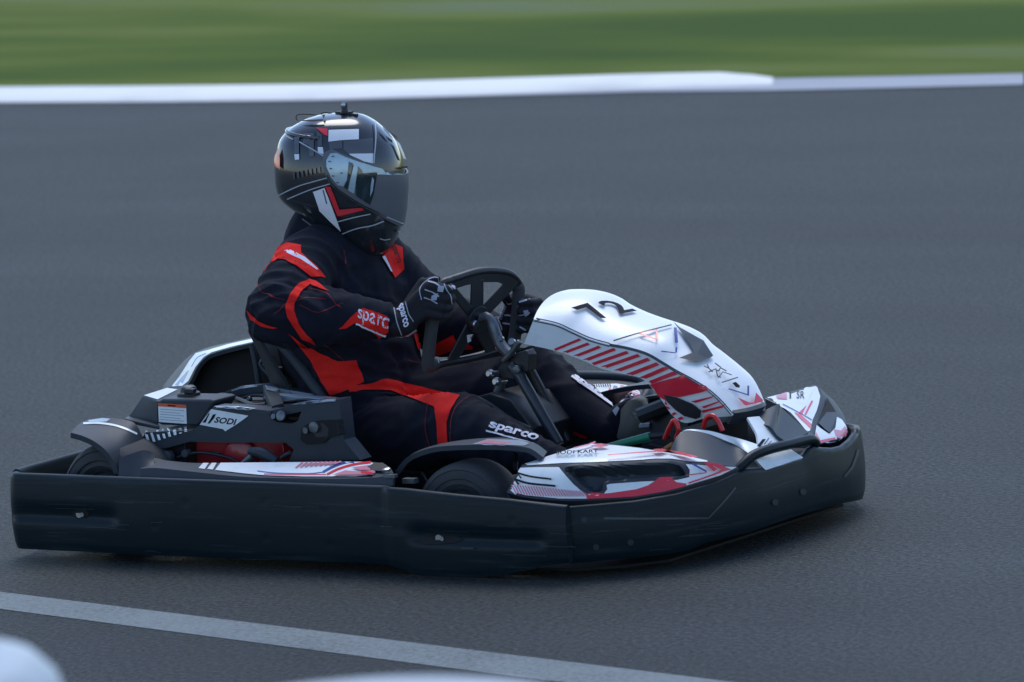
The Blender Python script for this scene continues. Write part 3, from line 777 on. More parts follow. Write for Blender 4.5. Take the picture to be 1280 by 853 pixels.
P.obj('box_shroud', kart, bevel=.003)
P = Part().use('plastic_black')
c = A(236, 495, y=-.34); P.lathe(c, (0, 0, 1), [(-.01, .030), (.008, .030), (.012, .022), (.022, .020), (.026, .014), (.026, 0)], 18); P.box(c + Vector((.02, -.02, .016)), (.03, .015, .012))
P.obj('filler_cap', kart, bevel=.002)

# engine under the cover
P = Part().use('engine_red'); P.box(A(318, 566, y=-.34), (.27, .12, .09)); P.lathe(A(303, 571, y=-.40), (0, -1, 0), [(0, .05), (.012, .05), (.018, .04), (.018, 0)], 26)
P.use('plastic_black'); P.box(A(225, 566, y=-.34), (.14, .14, .08)); P.box((-.2, -.20, .12), (.5, .2, .10))
P.use('ink_grey'); P.lathe(A(213, 570, y=-.42), (0, -1, 0), [(0, .016), (.02, .016), (.024, .01), (.024, 0)], 14); P.lathe(A(236, 566, y=-.42), (0, -1, 0), [(0, .01), (.02, .01), (.02, 0)], 14)
P.use('alu'); P.tube([A(262, 567, y=-.40), A(274, 566, y=-.40)], .004, 8); P.tube([A(352, 573, y=-.4), A(362, 566, y=-.4)], .007, 8)
P.obj('engine', kart, bevel=.004)
P = Part().use('alu'); P.tube([A(305, 580, y=-.46), A(316, 570, y=-.46)], .010, 10)
P.use('plastic_grey'); P.tube([A(312, 564, y=-.46), A(328, 567, y=-.46), A(346, 577, y=-.46)], lambda t: .010 + .005 * math.sin(math.pi * t), 12, 16)
P.obj('starter_handle', kart)

# hoses and cables round the engine
for pts, r_ in (([(262, 498, -.2), (280, 494, -.22), (300, 500, -.25), (318, 507, -.3), (332, 506, -.3)], .006), ([(296, 500, -.2), (320, 494, -.2), (350, 500, -.22), (372, 506, -.26)], .005), ([(330, 498, -.25), (352, 503, -.28), (380, 500, -.28), (405, 503, -.3)], .004), ([(222, 572, -.43), (250, 566, -.43), (285, 572, -.42), (300, 580, -.42)], .004)):
    P = Part().use('plastic_black'); P.tube([A(u, v, y=y) for u, v, y in pts], r_, 8, 24); P.obj('hose', kart)
P = Part().use('alu')
for u, v, y in ((306, 503, -.25), (312, 499, -.22), (356, 498, -.22), (372, 500, -.24), (398, 504, -.30)): P.lathe(A(u, v, y=y), (0, -1, .6), [(-.006, .006), (.004, .006), (.006, .004), (.006, 0)], 10)
P.pieces('engine_bolt', kart)

# ---- cowl behind the seat
P = Part().use('plastic_grey')
nr = [A(u, v, y=.02) for u, v in ((226, 488), (237, 478), (246, 460), (256, 448), (266, 442), (290, 435), (318, 428.5), (326, 427))]
fr = [A(u, v, y=.12) for u, v in ((212, 484), (222, 472), (236, 450), (244, 441), (258, 437.5), (285, 430), (312, 424), (322, 422.5))]
fr2 = [A(u, v, y=.30) for u, v in ((203, 487), (206, 480), (224, 458), (240, 443), (262, 434), (290, 427.5), (316, 421.5), (326, 420))]
P.patch([nr, fr], n=40, m=4, t=.01, face=Vector((-1, 0, 6)))
P.patch([fr, fr2], n=40, m=3, t=.01, face=Vector((-1, 0, 6)))
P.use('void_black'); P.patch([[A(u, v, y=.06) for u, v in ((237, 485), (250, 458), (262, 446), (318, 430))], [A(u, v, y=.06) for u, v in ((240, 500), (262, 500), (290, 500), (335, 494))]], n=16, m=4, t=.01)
bmesh.ops.recalc_face_normals(P.bm, faces=P.bm.faces[:])
P.decal([(215, 483.5), (224, 472), (237, 451.5), (245, 442), (259, 438.5), (285, 431), (312, 425), (322, 423.5), (324, 426.5), (290, 434), (265, 441), (255, 447), (245, 459), (236, 477), (228, 483)], 'white')
P.decal([(219, 482), (226, 474), (234, 465), (237, 463), (233, 472), (229, 480), (226, 478), (223, 483)], 'blue'); P.curve([(240, 459), (247, 448), (258, 442.5)], 1.1, 'blue')
P.obj('rear_cowl', kart, angle=40)
P = Part().use('plastic_grey'); P.tube([A(314, 430, y=.0), A(319, 450, y=.0), A(324, 481, y=.0)], .008, 8, 10)
P.tube([A(336, 447, y=-.12), A(327, 452, y=-.12), A(327, 458, y=-.12), A(336, 468, y=-.12), A(347, 478, y=-.12), A(356, 484, y=-.12)], .006, 8, 24)
P.use('alu'); P.box(A(351, 464, y=-.12), (.02, .01, .02)); P.box(A(340, 461, y=-.12), (.018, .01, .02)); P.box(A(354, 476, y=-.12), (.014, .01, .010)); P.box(A(364, 485, y=-.12), (.012, .01, .014))
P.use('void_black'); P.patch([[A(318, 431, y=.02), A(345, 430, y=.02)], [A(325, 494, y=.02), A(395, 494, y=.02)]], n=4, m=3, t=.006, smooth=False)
P.pieces('seat_stay', kart)

# ---- seat shell
P = Part().use('plastic_black')
spine = [(-.40, .50, .155, .05), (-.375, .45, .165, .07), (-.345, .38, .175, .10), (-.31, .28, .185, .13), (-.27, .18, .19, .15), (-.21, .11, .19, .15), (-.12, .075, .19, .15), (0, .07, .185, .13), (.10, .085, .18, .10), (.16, .10, .17, .07)]
sp = catmull([(a, 0, b) for a, b, _, _ in spine], 40); ws = catmull([(i, w, h) for i, (_, _, w, h) in enumerate(spine)], 40)
G = []
for i in range(40):
    t = (sp[min(i + 1, 39)] - sp[max(i - 1, 0)]).normalized(); nn = Vector((-t.z, 0, t.x))   # towards the driver
    if nn.x < 0 and nn.z < 0: nn = -nn
    w, h = ws[i].y, ws[i].z; row = []
    for k in range(21):
        a = -1 + 2 * k / 20
        row.append(sp[i] + Vector((0, w * math.copysign(min(1, abs(a) * 1.45), a) if abs(a) < .69 else w * math.copysign(1 + .12 * (abs(a) - .69) / .31, a), 0)) + nn * h * sstep(.45, 1, abs(a)))
    G.append(row)
P.slab(G, .008, face=Vector((1, 0, 3)))
edge = [A(u, v, y=-.19) for u, v in ((316, 414), (330, 417), (345, 424), (360, 440), (374, 457), (388, 476), (402, 496), (418, 518), (434, 542), (455, 562), (480, 577), (500, 583))]
P.use('plastic_grey'); P.tube(edge, .014, 10, 50, flat=1.0)
inner = [p + Vector((.035, .03, .006)) for p in edge]
P.use('plastic_black'); P.patch([edge, inner], n=40, m=3, t=.012)
P.use('pale_grey'); P.tube([A(319, 408, y=-.05), A(328, 407, y=-.05), A(333, 412, y=-.08)], .010, 8, 8)
P.use('plastic_black'); P.patch([edge[6:], [p + Vector((0, .02, -.10)) for p in edge[6:]]], n=24, m=3, t=.008)
P.obj('seat', kart, angle=45)

# ---- fuel tank between the legs
P = Part().use('plastic_black')
P.prism([A(u, v, y=-.10) for u, v in ((592, 497), (612, 492), (638, 500), (652, 518), (666, 536), (664, 560), (600, 560))], (0, .19, 0))
P.use('plastic_grey'); P.tube([A(592, 496, y=-.105), A(612, 506, y=-.105), (A(640, 525, y=-.105)), A(664, 537, y=-.105)], .007, 8, 16)
P.obj('fuel_tank', kart, bevel=.014)

# ---- steering column, bracket and wheel
P = Part().use('rod')
P.tube([A(638, 457, y=-.05), A(650, 470, y=-.05), A(699, 556, y=-.07)], .0145, 14)
P.use('plastic_black'); P.tube([A(662, 463, y=.03), A(710, 552, y=.06)], .014, 12)
P.use('alu'); P.tube([A(600, 398, y=-.005), A(612, 398, y=-.005), A(624, 428, y=-.005), A(640, 447, y=-.01)], lambda t: .0145 if t > .3 else .012, 14, 16)
P.tube([A(627, 476, y=-.04), A(622, 492, y=-.04)], .013, 12)
P.use('plastic_black')
P.prism([A(u, v, y=-.05) for u, v in ((622, 460), (632, 449), (648, 441), (657, 438), (661, 444), (661, 464), (652, 466), (645, 474), (630, 474), (623, 469))], (0, .035, 0))
P.use('alu'); P.tube([A(629, 452, y=-.06), A(640, 440, y=-.06), A(650, 427, y=-.06)], .008, 8, 10); P.lathe(A(648, 462, y=-.052), (0, -1, 0), [(0, .012), (.012, .012), (.014, .008), (.014, 0)], 12)
P.obj('steering_column', kart, bevel=.007)
P = Part().use('steel')
for u, v in ((614, 467), (622, 477)): P.lathe(A(u, v, y=-.07), (-.2, -1, .1), [(-.03, .006), (0, .006), (0, .011), (.008, .011), (.012, .007), (.012, 0)], 14)
P.lathe(A(641, 428, y=-.05), (0, -1, .5), [(0, .009), (.008, .009), (.008, 0)], 10); P.lathe(A(627, 424, y=-.05), (0, -1, .5), [(0, .008), (.008, .008), (.008, 0)], 10)
P.pieces('column_bolt', kart)

GT, GB = A(551, 352, y=-.125), A(535, 458, y=-.145)
FT, FB = A(648, 347, y=.145), A(640, 438, y=.125)
hub = (GT + GB + FT + FB) / 4
wn = (FT - GB).cross(GT - FB).normalized()
if wn.x < 0: wn = -wn                                             # away from the driver
P = Part().use('plastic_black')
_e = (GT - GB).normalized()
loop = [GT.lerp(FT, .14) + _e * .004, GT.lerp(FT, .45) + _e * .020, GT.lerp(FT, .72) + _e * .019, GT.lerp(FT, .92) + _e * .006, FT.lerp(FB, .16) + (FT - GT) * .045, FT.lerp(FB, .5) + (FT - GT) * .03, FB.lerp(FT, .06), FB.lerp(GB, .2) + (hub - FB) * .05, FB.lerp(GB, .5), GB.lerp(FB, .18), GB + (GB - FB) * .0, GB.lerp(GT, .5) - (FT - GT) * .03, GT.lerp(GB, .06)]
P.tube(loop, .0100, 12, 90, closed=True)
P.obj('steering_wheel', kart)
steer = bpy.data.objects['steering_wheel']
for a, b, q in ((GT, GB, -.03), (FT, FB, .03)):
    g = Part().use('rubber'); o = (FT - GT) * q
    g.tube([a.lerp(b, .10) - o * .3, a.lerp(b, .2) + o * .7, a.lerp(b, .5) + o, a.lerp(b, .85) + o * .6, a.lerp(b, 1.0), b + (hub - b) * .16 + (b - a) * .05], .0165, 14, 36)
    g.obj('grip', steer)
P = Part().use('plastic_black')
def plate(pts, t=.006): P.prism([p + wn * .002 for p in pts], wn * t)
E1 = (FT - GT).normalized(); E2 = wn.cross(E1).normalized()
if E2.z < 0: E2 = -E2
def W(a, b): return hub + E1 * a + E2 * b
hw, hh = (FT - GT).length / 2, (GT - GB).length / 2
plate([GT.lerp(FT, .06), GT.lerp(FT, .3) + E2 * .013, GT.lerp(FT, .5) + E2 * .020, GT.lerp(FT, .72) + E2 * .018, GT.lerp(FT, .93) + E2 * .004, GT.lerp(FT, .97) - E2 * .03, GT.lerp(FT, .72) - E2 * .008, GT.lerp(FT, .5) - E2 * .006, GT.lerp(FT, .3) - E2 * .012, GT.lerp(FT, .05) - E2 * .026])
def spoke(p, q, w0, w1):
    s_ = (q - p).cross(wn).normalized(); plate([p + s_ * w0, q + s_ * w1, q - s_ * w1, p - s_ * w0])
top_mid = GT.lerp(FT, .45)
spoke(hub, top_mid, .022, .020); spoke(hub, GT.lerp(FT, .04), .013, .011); spoke(hub, FT.lerp(GT, .05), .017, .018); spoke(hub, GB.lerp(FB, .25), .022, .014); spoke(hub, FB.lerp(GB, .25), .022, .014)
P.prism([W(.036 * math.cos(a * math.pi / 6), .036 * math.sin(a * math.pi / 6)) + wn * .001 for a in range(12)], wn * .016)
P.prism([GB.lerp(FB, .12) - E2 * .008, FB.lerp(GB, .12) - E2 * .008, FB.lerp(GB, .12) + E2 * .010, GB.lerp(FB, .12) + E2 * .010], wn * .008)
bmesh.ops.recalc_face_normals(P.bm, faces=P.bm.faces[:])
P.decal([(583, 419), (591, 417.5), (592, 427.5), (584, 428.5)], 'white'); P.line([(588, 421), (589, 425)], 2.0, 'pink')
P.obj('spoke_plate', steer, bevel=.0015)
P = Part().use('steel'); P.lathe(A(591.5, 405, y=hub.y - .02), wn, [(-.004, .011), (.010, .011), (.013, .008), (.013, 0)], 14); P.lathe(A(597, 394, y=hub.y - .01), wn, [(0, .006), (.012, .006), (.012, 0)], 10)
P.pieces('hub_bolt', steer)

# ================================================================== THE DRIVER
def capsule(P, p, q, r0, r1, k=20):
    p, q = Vector(p), Vector(q); ax = (q - p); L = ax.length
    prof = [(-r0 * math.cos(a * math.pi / 10), r0 * math.sin(a * math.pi / 10)) for a in range(0, 6)]
    prof += [(L + r1 * math.sin(a * math.pi / 10), r1 * math.cos(a * math.pi / 10)) for a in range(0, 6)]
    P.lathe(p, ax if L > 1e-6 else (0, 0, 1), prof, k)
def fuse(P, voxel, smooth, folds=None):
    """melt the overlapping limbs of P into one continuous skin"""
    me = bpy.data.meshes.new('skin'); bmesh.ops.recalc_face_normals(P.bm, faces=P.bm.faces[:]); P.bm.to_mesh(me); P.bm.free()
    o = bpy.data.objects.new('skin', me); COL.objects.link(o)
    m = o.modifiers.new('melt', 'REMESH'); m.mode = 'VOXEL'; m.voxel_size = voxel
    dg = bpy.context.evaluated_depsgraph_get(); me2 = bpy.data.meshes.new_from_object(o.evaluated_get(dg))
    bpy.data.objects.remove(o); bpy.data.meshes.remove(me)
    Q = Part(); Q.mats = list(P.mats[:1]); Q.bm.from_mesh(me2); bpy.data.meshes.remove(me2)
    for _ in range(smooth): bmesh.ops.smooth_vert(Q.bm, verts=Q.bm.verts[:], factor=.5, use_axis_x=True, use_axis_y=True, use_axis_z=True)
    Q.bm.normal_update()
    if folds:
        mv = [(v, v.co + v.normal * folds(v.co)) for v in Q.bm.verts]
        for v, c in mv: v.co = c
        for _ in range(1): bmesh.ops.smooth_vert(Q.bm, verts=Q.bm.verts[:], factor=.4, use_axis_x=True, use_axis_y=True, use_axis_z=True)
    for f in Q.bm.faces: f.smooth = True; f.material_index = 0
    Q.bm.normal_update()
    return Q

J = {}
J['hipR'], J['hipL'] = Vector((-.09, -.10, .215)), Vector((-.05, .10, .275))
J['kneeR'], J['ankR'] = A(572, 533, y=-.19), A(704, 586, y=-.19)
J['kneeL'], J['ankL'] = A(672, 476, y=.15), A(762, 536, y=.12)
J['shR'], J['shL'] = Vector((-.175, -.175, .690)), A(492, 346, y=.16)
J['elR'], J['wrR'] = A(352, 392, y=-.36), A(500, 404, y=-.205)
J['elL'], J['wrL'] = A(548, 408, y=.27), A(626, 414, y=.19)
P = Part().use('suit')
capsule(P, (-.12, -.06, .20), (-.12, .06, .20), .135, .135)
capsule(P, (-.185, -.045, .33), (-.185, .045, .33), .135, .135)
capsule(P, (-.205, -.055, .46), (-.205, .055, .46), .140, .140)
capsule(P, (-.195, -.075, .57), (-.195, .075, .57), .130, .130)
capsule(P, (-.185, -.11, .66), (-.185, .09, .645), .095, .095); capsule(P, A(396, 304, y=0), A(404, 280, y=0), .088, .082)
capsule(P, (-.12, -.05, .20), (-.19, -.05, .46), .13, .14); capsule(P, (-.12, .05, .20), (-.19, .05, .46), .13, .14)
capsule(P, (-.19, 0, .46), (-.19, 0, .66), .15, .12)
capsule(P, (-.17, 0, .68), (-.16, 0, .80), .10, .078)
capsule(P, (-.16, 0, .80), (-.17, .0, .90), .07, .09)
for sd, sfx in ((-1, 'R'), (1, 'L')):
    capsule(P, (-.185, sd * .08, .70), J['sh' + sfx], .078, .082)
    capsule(P, J['sh' + sfx], J['el' + sfx], .082, .088 if sd < 0 else .075)
    capsule(P, J['el' + sfx], J['el' + sfx].lerp(J['wr' + sfx], .5), .086 if sd < 0 else .072, .072); capsule(P, J['el' + sfx].lerp(J['wr' + sfx], .5), J['el' + sfx].lerp(J['wr' + sfx], .84), .072, .050)
    capsule(P, J['hip' + sfx], J['knee' + sfx], .112, .084)
    capsule(P, J['knee' + sfx], J['knee' + sfx].lerp(J['ank' + sfx], .45), .084, .066); capsule(P, J['knee' + sfx].lerp(J['ank' + sfx], .45), J['ank' + sfx], .066, .050)
def near_w(c, p, r): return math.exp(-((c - p).length / r) ** 2)
CREASE = [(J['shR'], J['elR'], .034, .11, .0060), (J['elR'], J['wrR'], .030, .09, .0050), (J['elR'], J['wrR'].lerp(J['elR'], .5), .036, .10, .0050), (J['hipR'], J['kneeR'], .036, .10, .0045), (J['kneeR'], J['ankR'].lerp(J['kneeR'], .4), .034, .10, .004), (J['hipL'], J['kneeL'], .034, .10, .005),
          (Vector((-.2, 0, .5)), Vector((-.13, -.10, .34)), .040, .13, .007), (Vector((-.2, 0, .7)), Vector((-.09, -.06, .52)), .05, .13, .005), (J['elR'], J['shR'], .045, .12, .005), (J['elL'], J['shL'], .04, .10, .004)]
def folds(c):
    w = .35 + .9 * max(near_w(c, J['elR'], .14), near_w(c, J['elL'], .14), .9 * near_w(c, J['kneeR'], .13), near_w(c, J['kneeL'], .12), near_w(c, Vector((-.08, -.08, .33)), .15), .7 * near_w(c, J['shR'] + Vector((.08, .03, -.05)), .12), .6 * near_w(c, J['wrR'], .1))
    q = c + noise.noise_vector(c * 5) * .05
    a = 1 - abs(noise.noise(Vector((q.x * 9, q.y * 14, q.z * 15)))) * 2
    b = 1 - abs(noise.noise(Vector((q.x * 20 + 7, q.y * 26, q.z * 34)))) * 2.4
    r = 0
    for (p, q2, wl_, rad, amp) in CREASE:
        ax = (q2 - p).normalized(); rel = c - q2; k = math.exp(-(rel.length / rad) ** 2)
        if k > .02:
            ph = rel.dot(ax) / wl_ * 6.283 + noise.noise(c * 7) * 4.5
            r += amp * k * ((1 - abs(math.sin(ph / 2))) ** 1.5 * 2 - .7)
    return (.0120 * a + .0020 * b) * w - .005 + r
P = fuse(P, .0065, 5, folds); P.lift = .0034; P.gap = .0001; P.step = 3.2
z2 = Zm(290, 260, 2.844); zS = Zm(290, 260, 5.333); z5 = Zm(380, 210, 6.094); z6 = Zm(580, 420, 5.333)
P.decal(zS((370, 235), (460, 255), (460, 305), (560, 390), (620, 465), (520, 460), (430, 390), (340, 345), (260, 350), (165, 420), (200, 350), (300, 270)), 'suit_red')
P.decal(zS((350, 290), (385, 285), (480, 330), (570, 410), (560, 416), (455, 345), (380, 310)), 'suit_white')
P.text('sparco', zS((345, 345), (492, 402), (498, 385), (330, 325)), 'suit_ink', bold=.01)
P.decal(zS((640, 560), (560, 495), (510, 478), (440, 510), (385, 580), (355, 660), (370, 730), (420, 800), (470, 870), (560, 910), (545, 885), (505, 853), (450, 780), (410, 690), (415, 640), (460, 560), (520, 515), (575, 535)), 'suit_red')
P.decal(zS((105, 680), (180, 750), (240, 780), (305, 797), (270, 803), (200, 790), (130, 745)), 'suit_red')
P.decal(z2((200, 445), (250, 480), (320, 520), (375, 545), (440, 545), (468, 615), (430, 640), (350, 665), (320, 620), (280, 540), (240, 490)), 'suit_red')
P.decal(z2((405, 640), (480, 625), (550, 610), (620, 625), (720, 650), (810, 670), (775, 720), (762, 760), (768, 835), (735, 842), (728, 760), (720, 710), (640, 680), (560, 652), (500, 650), (420, 652)), 'suit_red')
P.decal(z2((380, 430), (410, 402), (440, 375), (465, 358), (550, 385), (552, 440), (525, 462), (490, 430), (440, 408), (405, 428)), 'suit_red')
P.text('sparc', z2((442, 405), (548, 446), (556, 393), (446, 360)), 'suit_white', bold=.008)
P.line(z2((440, 412), (545, 454)), 2.0, 'suit_white')
P.text('sparco', z2((908, 790), (1078, 838), (1092, 812), (922, 762)), 'suit_white', bold=.03)
P.line(z2((905, 794), (1075, 842)), 1.8, 'suit_white')
P.text('sparco', z6((712, 285), (985, 478), (1012, 458), (735, 262)), 'suit_white', bold=.05); P.line(z6((715, 276), (995, 475)), 2.6, 'suit_white')
P.decal(z6((505, 430), (520, 440), (600, 540), (720, 620), (830, 665), (815, 685), (740, 670), (640, 592), (560, 515)), 'suit_red')
P.decal(z5((585, 670), (690, 590), (740, 610), (755, 770), (685, 845), (640, 770)), 'suit_red')
P.decal(z5((583, 675), (605, 668), (662, 795), (650, 792)), 'suit_white')
P.text('sparco', z5((645, 605), (690, 735), (735, 715), (690, 600)), 'suit_ink', bold=.02)
P.decal(z2((640, 450), (665, 445), (670, 500), (655, 505)), 'suit_red')
P.decal(z2((705, 492), (790, 450), (800, 470), (780, 505), (740, 520), (712, 526)), 'suit_red')
P.decal(z2((800, 500), (822, 468), (862, 490), (855, 498)), 'suit_red')
for pts in (((150, 380), (220, 330), (330, 325)), ((240, 345), (310, 370), (390, 340)), ((330, 480), (380, 530), (400, 545)), ((80, 245), (110, 300), (190, 330)), ((270, 290), (330, 305), (385, 355))):
    P.curve(z2(*pts), .55, 'stitch', n=10)
for pts in (((700, 700), (692, 780), (708, 850)), ((840, 675), (790, 720), (780, 800), (786, 850)), ((620, 545), (720, 560)), ((790, 550), (900, 545)), ((390, 150), (400, 200))):
    P.curve(z2(*pts), .7, 'stitch', n=10)
person = P.obj('person', angle=60, label='person in black and red racing suit and full-face helmet, seated driving the kart', cat='person')

# gloves: palm, four curled fingers and a thumb closed on the grip
def hand(sd, gc, up, wr):
    P = Part().use('glove'); up = up.normalized()
    o = Vector((0, sd, 0)); o = (o - up * o.dot(up)).normalized(); fwd = o.cross(up)
    if fwd.x < 0: fwd = -fwd
    def L(f, s_, h): return gc + fwd * f + o * s_ + up * h
    mcps = []
    for k, (h, ln) in enumerate(((.036, .95), (.013, 1.05), (-.010, 1.0), (-.032, .85))):
        mcp = L(.004, .047, h); pip = L(.047 * ln, .034, h - .001); dip = L(.046 * ln, .004, h - .002); tipp = L(.026, -.018, h - .003)
        capsule(P, mcp, pip, .0135, .0125, 12); capsule(P, pip, dip, .0122, .0112, 12); capsule(P, dip, tipp, .0110, .0098, 12); mcps.append(mcp)
    for m_ in mcps:
        base = wr + (m_ - gc - o * .04) * .55
        capsule(P, base, m_, .017, .0145, 12); capsule(P, base, L(-.028, .03, (m_ - gc).dot(up)), .016, .014, 12)
    tb = L(-.030, .034, .012)
    capsule(P, wr.lerp(tb, .4), tb, .020, .016, 12); capsule(P, tb, L(-.034, .004, .034), .015, .0125, 12); capsule(P, L(-.034, .004, .034), L(-.020, -.018, .044), .0122, .0105, 12)
    fore = J['el' + ('R' if sd < 0 else 'L')]
    ax = (wr - fore).normalized()
    capsule(P, wr - ax * .065, wr - ax * .045, .042, .043, 16); capsule(P, wr - ax * .045, wr + ax * .012, .041, .033, 16)
    Q = fuse(P, .0036, 2)
    return Q, L, mcps
GR = GT.lerp(GB, .20) - (FT - GT) * .02; GL = FT.lerp(FB, .50)
Q, L, mc = hand(-1, GR, GT - GB, J['wrR'])
Q.curve([(527, 345 + 30), (525, 362), (533, 351), (545, 347), (556, 352), (565, 362)], 1.2, 'glove_grey', n=18)
for k, (a, b) in enumerate((((535, 352), (553, 360)), ((531, 362), (549, 371)), ((530, 372), (547, 380)))):
    Q.line([a, ((a[0] + b[0]) / 2, (a[1] + b[1]) / 2 - 1.5), b], 1.6, 'glove_grey')
Q.decal([(548, 358), (556, 358), (554, 365), (547, 364)], 'glove_grey'); Q.decal([(540, 370), (548, 367), (546, 375), (539, 375)], 'glove_grey'); Q.decal([(564, 353), (571, 357), (568, 362), (563, 359)], 'glove_grey')
Q.curve([(555, 356), (562, 370), (564, 380)], 1.1, 'glove_grey', n=8)
Q.text('sparco', [(495, 383), (502, 411), (511, 407), (505, 379)], 'suit_white', bold=.03); Q.curve([(492, 386), (496, 403), (502, 418)], 1.2, 'glove_grey', n=8); Q.curve([(508, 378), (511, 392), (517, 402)], 1.2, 'glove_grey', n=8)
Q.curve([(494, 424), (508, 419), (519, 412)], 2.0, 'pale_grey', n=8)
Q.obj('glove', person, angle=70)
Q, L, mc = hand(1, GL, FT - FB, J['wrL'])
for a, b, c in (((630, 381), (648, 378), (663, 374)), ((631, 394), (646, 395), (662, 391)), ((629, 404), (644, 407), (657, 413)), ((622, 386), (624, 400), (628, 413))):
    Q.curve([a, b, c], 1.7, 'glove_grey', n=8)
Q.decal([(641, 379), (646, 377), (650, 381), (648, 386), (643, 386)], 'glove_grey'); Q.decal([(654, 389), (660, 388), (661, 393), (656, 396)], 'glove_grey')
Q.text('sparco', [(623, 398), (629, 380), (634, 382), (628, 400)], 'glove_grey')
Q.obj('glove', person, angle=70)

# shoes
P = Part().use('suit')
capsule(P, A(760, 551, y=.12), A(778, 520, y=.12), .036, .034); capsule(P, A(778, 520, y=.12), A(788, 509, y=.115), .034, .024); capsule(P, J['ankL'], A(762, 548, y=.12), .045, .038)
P = fuse(P, .006, 3); P.use('sole')
toe = [(776, 512), (784, 502), (792, 500), (799, 503), (802, 513), (802, 528), (797, 546), (786, 553), (774, 555), (771, 545), (775, 528)]
P.prism([A(u, v, y=.072) for u, v in toe], (.0, .035, .004)); P._bvh = None
P.text('S', [(786, 524), (797, 526), (798, 511), (790, 510)], 'sole_mark', bold=.03); P.line([(787, 533), (797, 529)], 3, 'sole_mark'); P.decal([(766, 514), (772, 508), (775, 511), (770, 520)], 'glove_grey')
P.obj('shoe', person, angle=60)
P = Part().use('suit')
capsule(P, J['ankR'], J['ankR'] + Vector((.02, 0, -.03)), .045, .040); capsule(P, J['ankR'] + Vector((.02, 0, -.03)), J['ankR'] + Vector((.10, .01, .01)), .036, .034); capsule(P, J['ankR'] + Vector((.10, .01, .02)), J['ankR'] + Vector((.13, .01, .03)), .034, .026)
fuse(P, .006, 3).obj('shoe', person, angle=60)

# helmet
HC = A(425, 226, y=0); yaw, pit = R(27), R(4)
HX = Vector((math.cos(yaw) * math.cos(pit), math.sin(yaw) * math.cos(pit), -math.sin(pit))); HY = Vector((-math.sin(yaw), math.cos(yaw), 0)); HZ = HX.cross(HY)
SL = [(141, 422, 446, .010), (143.5, 402, 455, .050), (148, 386, 464, .078), (154, 373, 473, .096), (162, 361, 482, .110), (175, 350, 494, .123), (190, 345.5, 501, .131), (205, 343.5, 505, .135), (220, 343.5, 507, .136), (235, 345, 507, .135), (248, 350, 506, .133), (260, 363, 505, .128), (272, 381, 503, .122), (284, 400, 501, .114), (296, 420, 497, .103), (306, 434, 492, .092), (313, 444, 486, .080), (318, 452, 479, .066)]
def prof_at(v):
    r = [interp([(s_[0], s_[k]) for s_ in SL], v) for k in (1, 2, 3)]
    return r
cat = [catmull([(s_[0], s_[k], 0) for s_ in SL], 90) for k in (1, 2)]
hw_ = catmull([(s_[0], s_[3] * 493, 0) for s_ in SL], 90)
def hpt(th, v, off=0):
    xb = interp([(p.x, p.y) for p in cat[0]], v); xf = interp([(p.x, p.y) for p in cat[1]], v); w = interp([(p.x, p.y) for p in hw_], v) / 493
    n = 2.2; c, s_ = math.cos(th), math.sin(th)
    x = (xb + xf) / 2 + (xf - xb) / 2 * math.copysign(abs(c) ** (2 / n), c); y = w * math.copysign(abs(s_) ** (2 / n), s_)
    return HC + HX * ((x - 425) / 493) + HY * y + HZ * ((226 - v) / 493), x
P = Part().use('helmet_black')
vsl = [141.2 + (318 - 141.2) * (i / 69) ** 1.25 for i in range(70)]
G = [[hpt(2 * math.pi * k / 96, v)[0] for k in range(96)] for v in vsl]
vs = P.grid(G, closed_j=True); P.F(vs[0])
G2 = [[HC + HX * ((430 - 425) / 493) + (p - (HC + HX * (5 / 493))) * .93 for p in row] for row in G[-18:]]
P.use('void_black'); v2 = P.grid(G2, closed_j=True); P.F(v2[-1]); P.F(v2[0])
bmesh.ops.recalc_face_normals(P.bm, faces=P.bm.faces[:])
zh = Zm(340, 120, 6.094); zk = Zm(380, 210, 6.094)
# spoiler lip and brow ridge
P.use('helmet_black')
P.tube([hpt(R(100 + k * 10), 163 + 4 * abs(k - 8) / 8)[0] for k in range(17)], .006, 8)
P._bvh = None
P.decal(zh((432, 262), (540, 258), (660, 255), (660, 332), (540, 338), (430, 350)), 'helmet_white')
P.decal(zh((432, 352), (535, 342), (535, 400), (440, 410)), 'helmet_grey')
P.decal(zh((545, 342), (660, 335), (768, 322), (770, 440), (580, 440), (545, 410)), 'helmet_grey')
P.decal(zh((585, 442), (770, 440), (766, 515), (700, 500), (600, 455)), 'helmet_white')
P.decal(zh((340, 248), (425, 255), (425, 310), (400, 300)), 'helmet_red')
P.decal(zh((350, 390), (388, 392), (395, 445), (352, 435)), 'helmet_white'); P.decal(zh((175, 445), (210, 445), (212, 485), (180, 488)), 'helmet_white')
P.decal(zh((172, 310), (210, 310), (210, 440), (178, 440)), 'helmet_grey'); P.decal(zh((240, 290), (320, 290), (322, 460), (290, 465), (285, 380), (240, 360)), 'helmet_grey')
P.decal(zh((345, 275), (380, 300), (385, 385), (350, 385)), 'helmet_grey')
for k in range(8): P.decal(zh((165 + k * 32, 585 - k * 7), (178 + k * 32, 582 - k * 7), (182 + k * 32, 630 - k * 8), (170 + k * 32, 634 - k * 8)), 'helmet_grey')
P.line(zh((120, 315), (170, 340)), 1.2, 'helmet_line'); P.line(zh((215, 355), (310, 408), (405, 465)), 1.4, 'helmet_line')
P.curve(zh((775, 210), (782, 330), (768, 515)), 1.3, 'helmet_line')
P.decal(zh((66, 400), (76, 480), (76, 560), (30, 530), (40, 460)), 'helmet_red')
P.curve(zh((50, 762), (200, 690), (320, 652), (420, 624)), 1.3, 'helmet_line'); P.curve(zh((130, 782), (300, 712), (445, 668)), 1.3, 'helmet_line')
